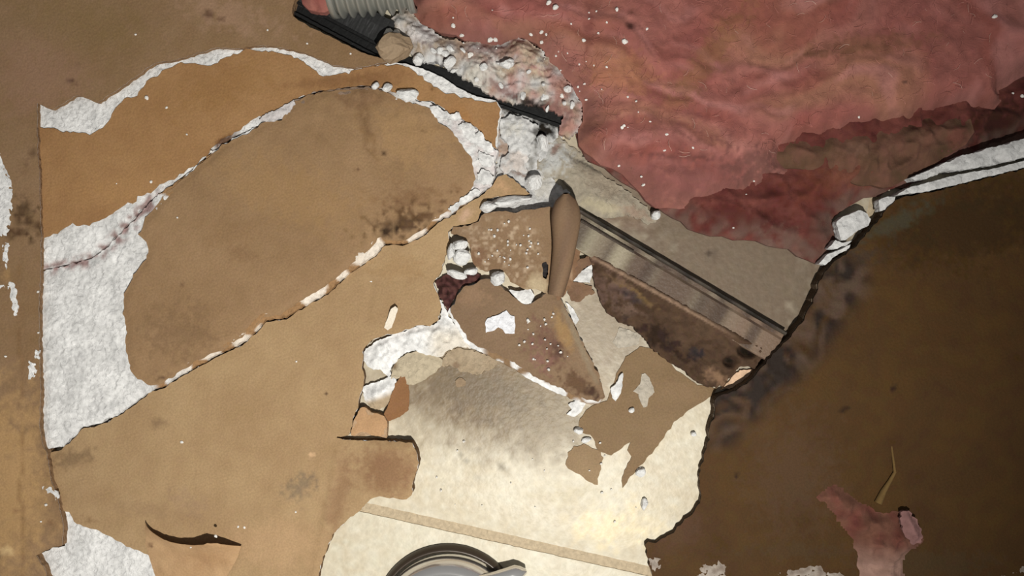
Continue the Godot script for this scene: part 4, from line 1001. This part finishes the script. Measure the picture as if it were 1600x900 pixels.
# ---------------------------------------------------------------- plaster rubble
func rubble() -> void:
	var heap := sheet("plaster_dust", null, [606, 40, 616, 26, 640, 14, 652, 30, 670, 44, 700, 62, 735, 66, 775, 70, 812, 58, 838, 72, 862, 98, 882, 120, 904, 148, 910, 180, 904, 205, 886, 216, 872, 210, 872, 196, 880, 184, 868, 176, 838, 166, 812, 166, 786, 158, 765, 150, 738, 132, 715, 116, 690, 101, 668, 98, 650, 92, 640, 80], {"g": 2.5, "z": 8.0, "t": 7.5, "rough": 3.5,
		"h": func(p, d): return (12.0 + 3.0 * n(p, 0.02) + 9.0 * sm(40, 10, p.distance_to(Vector2(750, 124))) + 7.0 * sm(46, 16, p.distance_to(Vector2(826, 92))) + 6.0 * sm(34, 10, p.distance_to(Vector2(660, 66))) + 2.2 * ridge(p, 0.05) + 1.6 * n(p, 0.13) + 1.1 * n2(p, 0.3)) * pow(sm(-5, 22, d), 0.6),
		"c": func(p, d):
			var c := white_c(p, 0.8).lerp(lin(166, 148, 128), clampf(0.5 + 0.8 * n(p, 0.03), 0, 1))
			c = c.lerp(lin(168, 120, 110), clampf(0.35 + 1.3 * fbm(p + Vector2(50, 9), 0.02), 0, 0.8) * sm(0, 60, p.x - 690 - (p.y - 60) * 0.4))
			return stains_and_shade(c, p, [[660, 62, 36, 18, 25, lin(212, 206, 204), 0.8, 0.8], [750, 125, 40, 28, 10, lin(206, 202, 192), 0.85, 0.6], [830, 90, 45, 26, 10, lin(206, 192, 164), 0.7, 0.8], [705, 105, 30, 8, 20, lin(60, 48, 44), 0.7, 0.9], [840, 166, 50, 12, 15, lin(34, 30, 27), 0.95, 0.7], [780, 140, 30, 8, 30, lin(120, 84, 78), 0.7, 0.9], [690, 88, 40, 6, 30, lin(96, 74, 68), 0.7, 0.9], [870, 180, 26, 30, 0, lin(150, 110, 102), 0.8, 0.6], [790, 88, 60, 14, 12, lin(142, 98, 90), 0.6, 0.8]])}, M.gypsum)  # near-black patches paint the shade in the cracks and lower gap
	tag(heap, "heap of crushed white plaster dust between the largest plasterboard piece and the pink batt", "plaster rubble", "", "stuff")
	var grey := sheet("plaster_slab", null, [780, 200, 782, 186, 790, 184, 798, 178, 815, 181, 828, 190, 843, 196, 838, 213, 830, 224, 826, 245, 822, 262, 824, 270, 812, 270, 800, 266, 788, 272, 781, 262, 784, 246, 796, 238, 796, 226, 784, 216], {"g": 2.5, "z": 13.0, "t": 13.0, "rough": 2.0, "h": func(p, d): return 1.5 * ridge(p, 0.05) + 1.6 * n(p, 0.08) + 0.7 * n2(p, 0.25) - 2.0 * sm(6, 0, d), "c": func(p, d): return stains_and_shade(white_c(p, 0.82), p, [[838, 206, 8, 14, 0, lin(80, 76, 70), 0.8, 0.6], [800, 200, 20, 16, 0, lin(196, 190, 176), 0.5, 0.8], [806, 255, 22, 20, 0, lin(196, 170, 152), 0.4, 0.8]])}, M.gypsum)  # right edge greyed to paint the start of the dark gap
	tag(grey, "upright grey white plaster slab right of the orange brown arc band", "plaster")
	var skim := sheet("plaster_skim", null, [838, 268, 840, 248, 846, 230, 858, 222, 866, 208, 876, 214, 890, 226, 905, 236, 930, 262, 955, 282, 985, 300, 1006, 320, 1024, 334, 1028, 346, 1012, 352, 1000, 342, 978, 336, 955, 342, 930, 338, 905, 326, 896, 300, 880, 282, 862, 276, 848, 284], {"g": 3.0, "z": 7.0, "t": 7.0, "rough": 2.0,
		"h": func(p, d): return 1.2 * n(p, 0.03) + 0.6 * ridge(p, 0.06) + 0.4 * n2(p, 0.2) - 4.0 * sm(20, 0, d) - 3.0 * sm(4, 0, toline(p, [884, 228, 892, 242, 898, 250, 945, 270])),
		"c": func(p, d): return stains_and_shade(lin(158, 148, 131), p, [[862, 248, 34, 34, 0, lin(190, 190, 187), 0.85, 0.7], [950, 290, 60, 24, 30, lin(150, 136, 118), 0.7, 0.6], [940, 322, 44, 14, 15, lin(182, 170, 142), 0.7, 0.5], [992, 332, 30, 12, 20, lin(150, 122, 104), 0.6, 0.5], [868, 232, 14, 6, -50, lin(130, 98, 84), 0.8, 0.5], [920, 258, 40, 3, 25, lin(40, 32, 30), 0.8, 0.3]])}, M.gypsum)
	tag(skim, "smooth greyish cream plaster skim on the floor left of the dark red insulation layer", "plaster")
	# named single lumps
	var list := [
		["board_lump", "brown grey triangular board lump standing beside the black rail, below the ribbed duct", 618, 74, 14, 29, 20, 24, 20, 12],
		["plaster_chunk", "white pillow shaped plaster chunk on the seam above the oval piece", 636, 148, 15, 19, 6, 12, 8, 0],
		["plaster_chunk", "small white plaster chunk on the oval's upper rim, left of the pillow shaped one", 605, 137, 15, 9, 5, 7, 0, 1],
		["plaster_chunk", "smallest of the three white plaster chunks on the oval's upper rim", 588, 134, 15, 8, 4, 5, 30, 2],
		["plaster_chunk", "white plaster chunk left of the slotted fragment, uppermost of its little pile", 719, 382, 14, 13, 8, 9, 10, 3],
		["plaster_chunk", "white plaster chunk in the pile left of the slotted fragment, largest of the pile", 722, 401, 14, 15, 9, 13, 40, 4],
		["plaster_chunk", "narrow white plaster chunk at the left side of the pile by the slotted fragment", 706, 393, 13, 7, 8, 15, -10, 5],
		["plaster_chunk", "low white plaster chunk at the foot of the pile, above the dark dirt clump", 712, 428, 9, 18, 8, 8, -20, 6],
		["plaster_chunk", "white plaster chunk right of the dark dirt clump's upper end", 736, 424, 10, 12, 7, 7, 15, 7],
		["plaster_chunk", "round white plaster chunk at the lower edge of the slotted fragment, in the middle", 780, 436, 12, 14, 10, 12, 0, 2],
		["plaster_chunk", "white plaster chunk below the rolled paper's upper end, by the arc's right tip", 834, 284, 8, 14, 9, 14, 30, 3],
		["plaster_chunk", "long white plaster chunk above the slotted fragment's raised edge", 798, 315, 8, 38, 9, 9, 4, 1],
		["plaster_chunk", "speckled white plaster chunk at the upper left corner of the slotted fragment", 766, 322, 9, 16, 10, 10, 15, 5],
		["plaster_chunk", "white plaster block half sunk in the rubble beside the black rail", 702, 98, 16, 12, 9, 9, 30, 6],
		["plaster_chunk", "oval cream plaster lump in the middle of the rubble heap", 792, 100, 22, 13, 9, 9, 30, 0],
		["plaster_chunk", "small white plaster block right of the brown grey lump's foot", 656, 92, 10, 12, 8, 9, 40, 2],
		["plaster_chunk", "bluish white plaster chunk right of the upright grey slab", 848, 222, 9, 9, 8, 16, 20, 3],
		["plaster_chunk", "pale stone like plaster bit on bright tile, half way along the dark board's left side", 1000, 738, 0.5, 9, 5, 9, 0, 6],
		["plaster_chunk", "upright white plaster bit on bright tile, nearest the dark board's lower corner", 1007, 788, 0.5, 6, 6, 10, 0, 1],
		["plaster_chunk", "small plaster bit on bright tile close to the dark board's upper left edge", 1084, 678, 0.5, 5, 4, 4, 0, 4],
		["plaster_chunk", "pinkish round plaster bit at the left edge of the broad shadow sheet", 904, 673, 1, 8, 5, 6, 0, 7],
		["plaster_chunk", "flat white plaster bit just below the pinkish round one by the shadow sheet", 917, 687, 1, 9, 3, 5, 20, 5],
		["plaster_chunk", "flat cream plaster bit on the broad shadow sheet", 988, 641, 2, 6, 3, 4, 15, 2],
		["plaster_chunk", "grey round plaster bit on the tiles below the crumpled plaster mass", 720, 598, 0.3, 9, 1.5, 9, 0, 12],
		["plaster_chunk", "white plaster lump at the upper right end of the plaster skim, beside the red insulation", 1024, 336, 6, 8, 9, 9, 0, 6],
	]
	for q in list:
		stone(q[0], q[1], "board lump" if q[0] == "board_lump" else "plaster chunk", "" if q[0] == "board_lump" else "loose plaster chunks", q[2], q[3], q[4], Vector3(q[5], q[6], q[7]), q[8], q[9], M.paper if q[0] == "board_lump" else M.gypsum)
	for q in [[618, 52, 14.0], [606, 50, 14.0]]:
		stone("plaster_bit", "little plaster bit scattered on and beside the ribbed duct", "plaster bit", "plaster bits by the duct", q[0], q[1], q[2], Vector3(8, 5, 6), 20, 8, M.gypsum)
	# broken lumps inside the heap, each its own piece
	for i in 18:
		var f := rng.randf()
		var p := Vector2(lerpf(660, 895, f), lerpf(72, 165, f) + rng.randf_range(-26, 22))
		stone("rubble_piece", "rough little plaster piece in the rubble heap beside the pink batt", "plaster piece", "small pieces of the rubble heap", p.x, p.y, settle(p.x, p.y) - 0.8, Vector3(rng.randf_range(3, 8), rng.randf_range(2, 4), rng.randf_range(3, 7)), rng.randf() * 180, rng.randi_range(0, 7), M.gypsum)
	# jagged flakes standing on the oval's right rim
	var where := ["by the round chunks on the oval's top rim", "at the upper bend of the oval's right rim", "half way down the oval's right rim", "at the lowest corner of the oval's right rim", "next to the seam below the oval's right rim"]
	var k := 0
	for q in [[672, 166, 684, 165, 692, 172, 706, 178, 716, 176, 721, 184, 712, 189, 698, 186, 684, 184, 674, 176], [716, 196, 728, 190, 738, 194, 744, 202, 742, 212, 748, 203, 754, 206, 758, 218, 768, 224, 772, 236, 762, 240, 750, 230, 736, 222, 726, 212],
		[748, 236, 760, 240, 772, 244, 770, 256, 764, 262, 754, 258, 748, 250], [752, 264, 764, 266, 772, 276, 766, 286, 756, 290, 748, 284, 746, 272], [700, 326, 716, 314, 730, 302, 744, 294, 750, 298, 738, 308, 722, 320, 706, 334]]:
		tag(sheet("gypsum_flake", null, q, {"g": 2.5, "z": 19.0, "t": 3.0, "rough": 1.6, "h": func(p, d): return 1.6 * n(p, 0.05) + 1.0 * n2(p, 0.14) - 1.4 * sm(6, 0, d), "c": func(p, d): return white_c(p, 1.05)}, M.gypsum), "jagged white gypsum flake " + where[k], "gypsum flake", "gypsum flakes on the oval's right rim")
		k += 1
	tag(sheet("gypsum_flake", null, [404, 187, 415, 178, 430, 172, 445, 163, 458, 156, 461, 163, 452, 174, 440, 184, 428, 189, 415, 190], {"g": 2.5, "z": 17.5, "t": 3.0, "rough": 1.4, "h": func(p, d): return 1.2 * n(p, 0.05) + 0.8 * n2(p, 0.14) - 1.2 * sm(5, 0, d), "c": func(p, d): return white_c(p, 1.0).lerp(lin(190, 178, 176), 0.5)}, M.gypsum), "lilac white gypsum flake on the crack above the oval plasterboard's upper left shoulder", "gypsum flake")
	# fine plaster dirt that fills the gaps in the middle
	var bed := sheet("plaster_grit", null, [756, 150, 790, 160, 830, 172, 868, 190, 880, 214, 866, 240, 850, 262, 868, 285, 890, 300, 880, 330, 850, 340, 800, 340, 750, 342, 752, 320, 776, 282, 774, 240, 768, 190], {"g": 3.0, "z": 4.0, "t": 3.5, "rough": 3.0, "h": func(p, d): return 1.6 * n(p, 0.04) + 1.2 * ridge(p, 0.08) + 0.8 * n2(p, 0.2) - 2.0 * sm(8, 0, d),
		"c": func(p, d): return stains_and_shade(white_c(p, 0.74), p, [[848, 196, 44, 26, -50, lin(34, 30, 27), 1.0, 0.6], [776, 200, 10, 40, 0, lin(160, 134, 112), 0.8, 0.8], [800, 172, 30, 10, 20, lin(60, 52, 46), 0.9, 0.8], [790, 232, 20, 14, 0, lin(160, 124, 96), 0.7, 0.8], [812, 268, 26, 8, 10, lin(120, 90, 74), 0.7, 0.8], [832, 250, 8, 30, 10, lin(120, 116, 108), 0.7, 0.9], [850, 290, 20, 30, 0, lin(190, 184, 172), 0.6, 0.5]])}, M.gypsum)  # near-black patches paint the shade of the gaps around the slab
	tag(bed, "thin grey white plaster grit covering the floor around the upright plaster slab", "plaster grit", "", "stuff")

func crumbs() -> void:
	# white crumbs scattered over the pink batt
	var fixed := [[976, 65, 6], [912, 63, 4], [868, 11, 6], [857, 4, 5], [830, 54, 4], [846, 50, 4], [846, 66, 4], [722, 55, 6], [708, 40, 5], [766, 62, 6], [774, 62, 5], [735, 86, 7], [878, 150, 5], [972, 199, 4], [1042, 210, 3], [1038, 235, 3], [1083, 231, 2.5], [1016, 190, 2], [994, 158, 2], [1088, 127, 2], [916, 156, 2.5], [913, 131, 2.5], [928, 102, 2], [1011, 45, 3], [964, 15, 4], [948, 35, 2.5], [1342, 183, 2.5], [1554, 26, 5], [1582, 146, 3], [1597, 150, 4]]
	for q in fixed:
		stone("plaster_crumb", "tiny white plaster crumb lying on the pink insulation batt", "plaster crumb", "white crumbs on the pink batt", q[0], q[1], settle(q[0], q[1]) - 0.4, Vector3(q[2], q[2] * 0.36, q[2] * 0.7), rng.randf() * 180, rng.randi_range(8, 11), M.gypsum)
	for i in 46:
		var p := Vector2(rng.randf_range(700, 1000), rng.randf_range(8, 200))
		if p.y > 60 + (p.x - 700) * 0.5:
			continue
		stone("plaster_crumb", "tiny white plaster crumb lying on the pink insulation batt", "plaster crumb", "white crumbs on the pink batt", p.x, p.y, settle(p.x, p.y) - 0.4, Vector3(1.0, 0.5, 0.8) * rng.randf_range(1.3, 2.6), rng.randf() * 180, rng.randi_range(8, 11), M.gypsum)
	for q in [[967, 259, 3], [1005, 289, 4], [1002, 276, 2.5], [1146, 356, 2], [1166, 304, 2], [1178, 283, 2]]:
		stone("plaster_crumb", "tiny white plaster crumb lying on the dark red insulation layer", "plaster crumb", "white crumbs on the lower insulation", q[0], q[1], settle(q[0], q[1]) - 0.3, Vector3(q[2], q[2] * 0.6, q[2] * 0.7), rng.randf() * 180, rng.randi_range(8, 11), M.gypsum)
	for q in [[229, 153, 4], [260, 168, 2.5], [212, 54, 2], [236, 284, 3], [240, 286, 2], [330, 237, 3], [155, 288, 2], [182, 287, 2], [292, 210, 2], [418, 47, 2], [480, 68, 2], [548, 84, 2], [277, 340, 2], [146, 342, 2.5]]:
		stone("plaster_crumb", "tiny white plaster crumb on the brown paper of the upper left plasterboard", "plaster crumb", "white crumbs on the upper left boards", q[0], q[1], settle(q[0], q[1]) - 0.3, Vector3(q[2], q[2] * 0.5, q[2] * 0.8), rng.randf() * 180, rng.randi_range(8, 11), M.gypsum)
	for q in [[284, 691, 3], [222, 424, 2], [337, 838, 3], [372, 823, 3], [382, 824, 3], [298, 855, 2], [462, 800, 2], [72, 789, 3], [64, 815, 2], [60, 520, 2], [59, 456, 2.5], [9, 557, 2.5], [463, 565, 2], [661, 460, 2]]:
		stone("plaster_crumb", "tiny white plaster crumb on the brown paper of the lower left boards", "plaster crumb", "white crumbs on the lower left boards", q[0], q[1], settle(q[0], q[1]) - 0.3, Vector3(q[2], q[2] * 0.5, q[2] * 0.8), rng.randf() * 180, rng.randi_range(8, 11), M.gypsum)
	for i in 60:
		var p := Vector2(790 + rng.randfn(0, 38), 392 + rng.randfn(0, 28))
		if p.x < 745 or p.x > 842 or p.y < 345 or p.y > 420:
			continue
		stone("plaster_crumb", "tiny pale plaster crumb sprinkled on the slotted board fragment", "plaster crumb", "pale crumbs on the slotted fragment", p.x, p.y, settle(p.x, p.y) - 0.3, Vector3.ONE * rng.randf_range(1.2, 2.8), rng.randf() * 180, rng.randi_range(8, 11), M.gypsum)
	for i in 30:
		var p := Vector2(855 + rng.randfn(0, 20), 520 + rng.randfn(0, 36))
		if p.x < 810 or p.x > 850 + (p.y - 455) * 0.42 or p.y < 480 or p.y > 600 or p.y > 560 + (p.x - 800) * 0.5:
			continue
		stone("plaster_crumb", "tiny pale plaster crumb sprinkled on the mould of the pointed fragment", "plaster crumb", "pale crumbs on the pointed fragment", p.x, p.y, settle(p.x, p.y) - 0.3, Vector3.ONE * rng.randf_range(1.3, 3.0), rng.randf() * 180, rng.randi_range(8, 11), M.gypsum)
	for i in 26:
		var p := Vector2(rng.randf_range(640, 1000), rng.randf_range(660, 840))
		if p.x < 665 or absf(p.x - 740) < 90 and p.y > 800:
			continue
		stone("plaster_crumb", "tiny plaster crumb on the cream floor tiles", "plaster crumb", "crumbs on the floor tiles", p.x, p.y, settle(p.x, p.y) - 0.2, Vector3.ONE * rng.randf_range(1.0, 2.6), rng.randf() * 180, rng.randi_range(8, 11), M.gypsum)
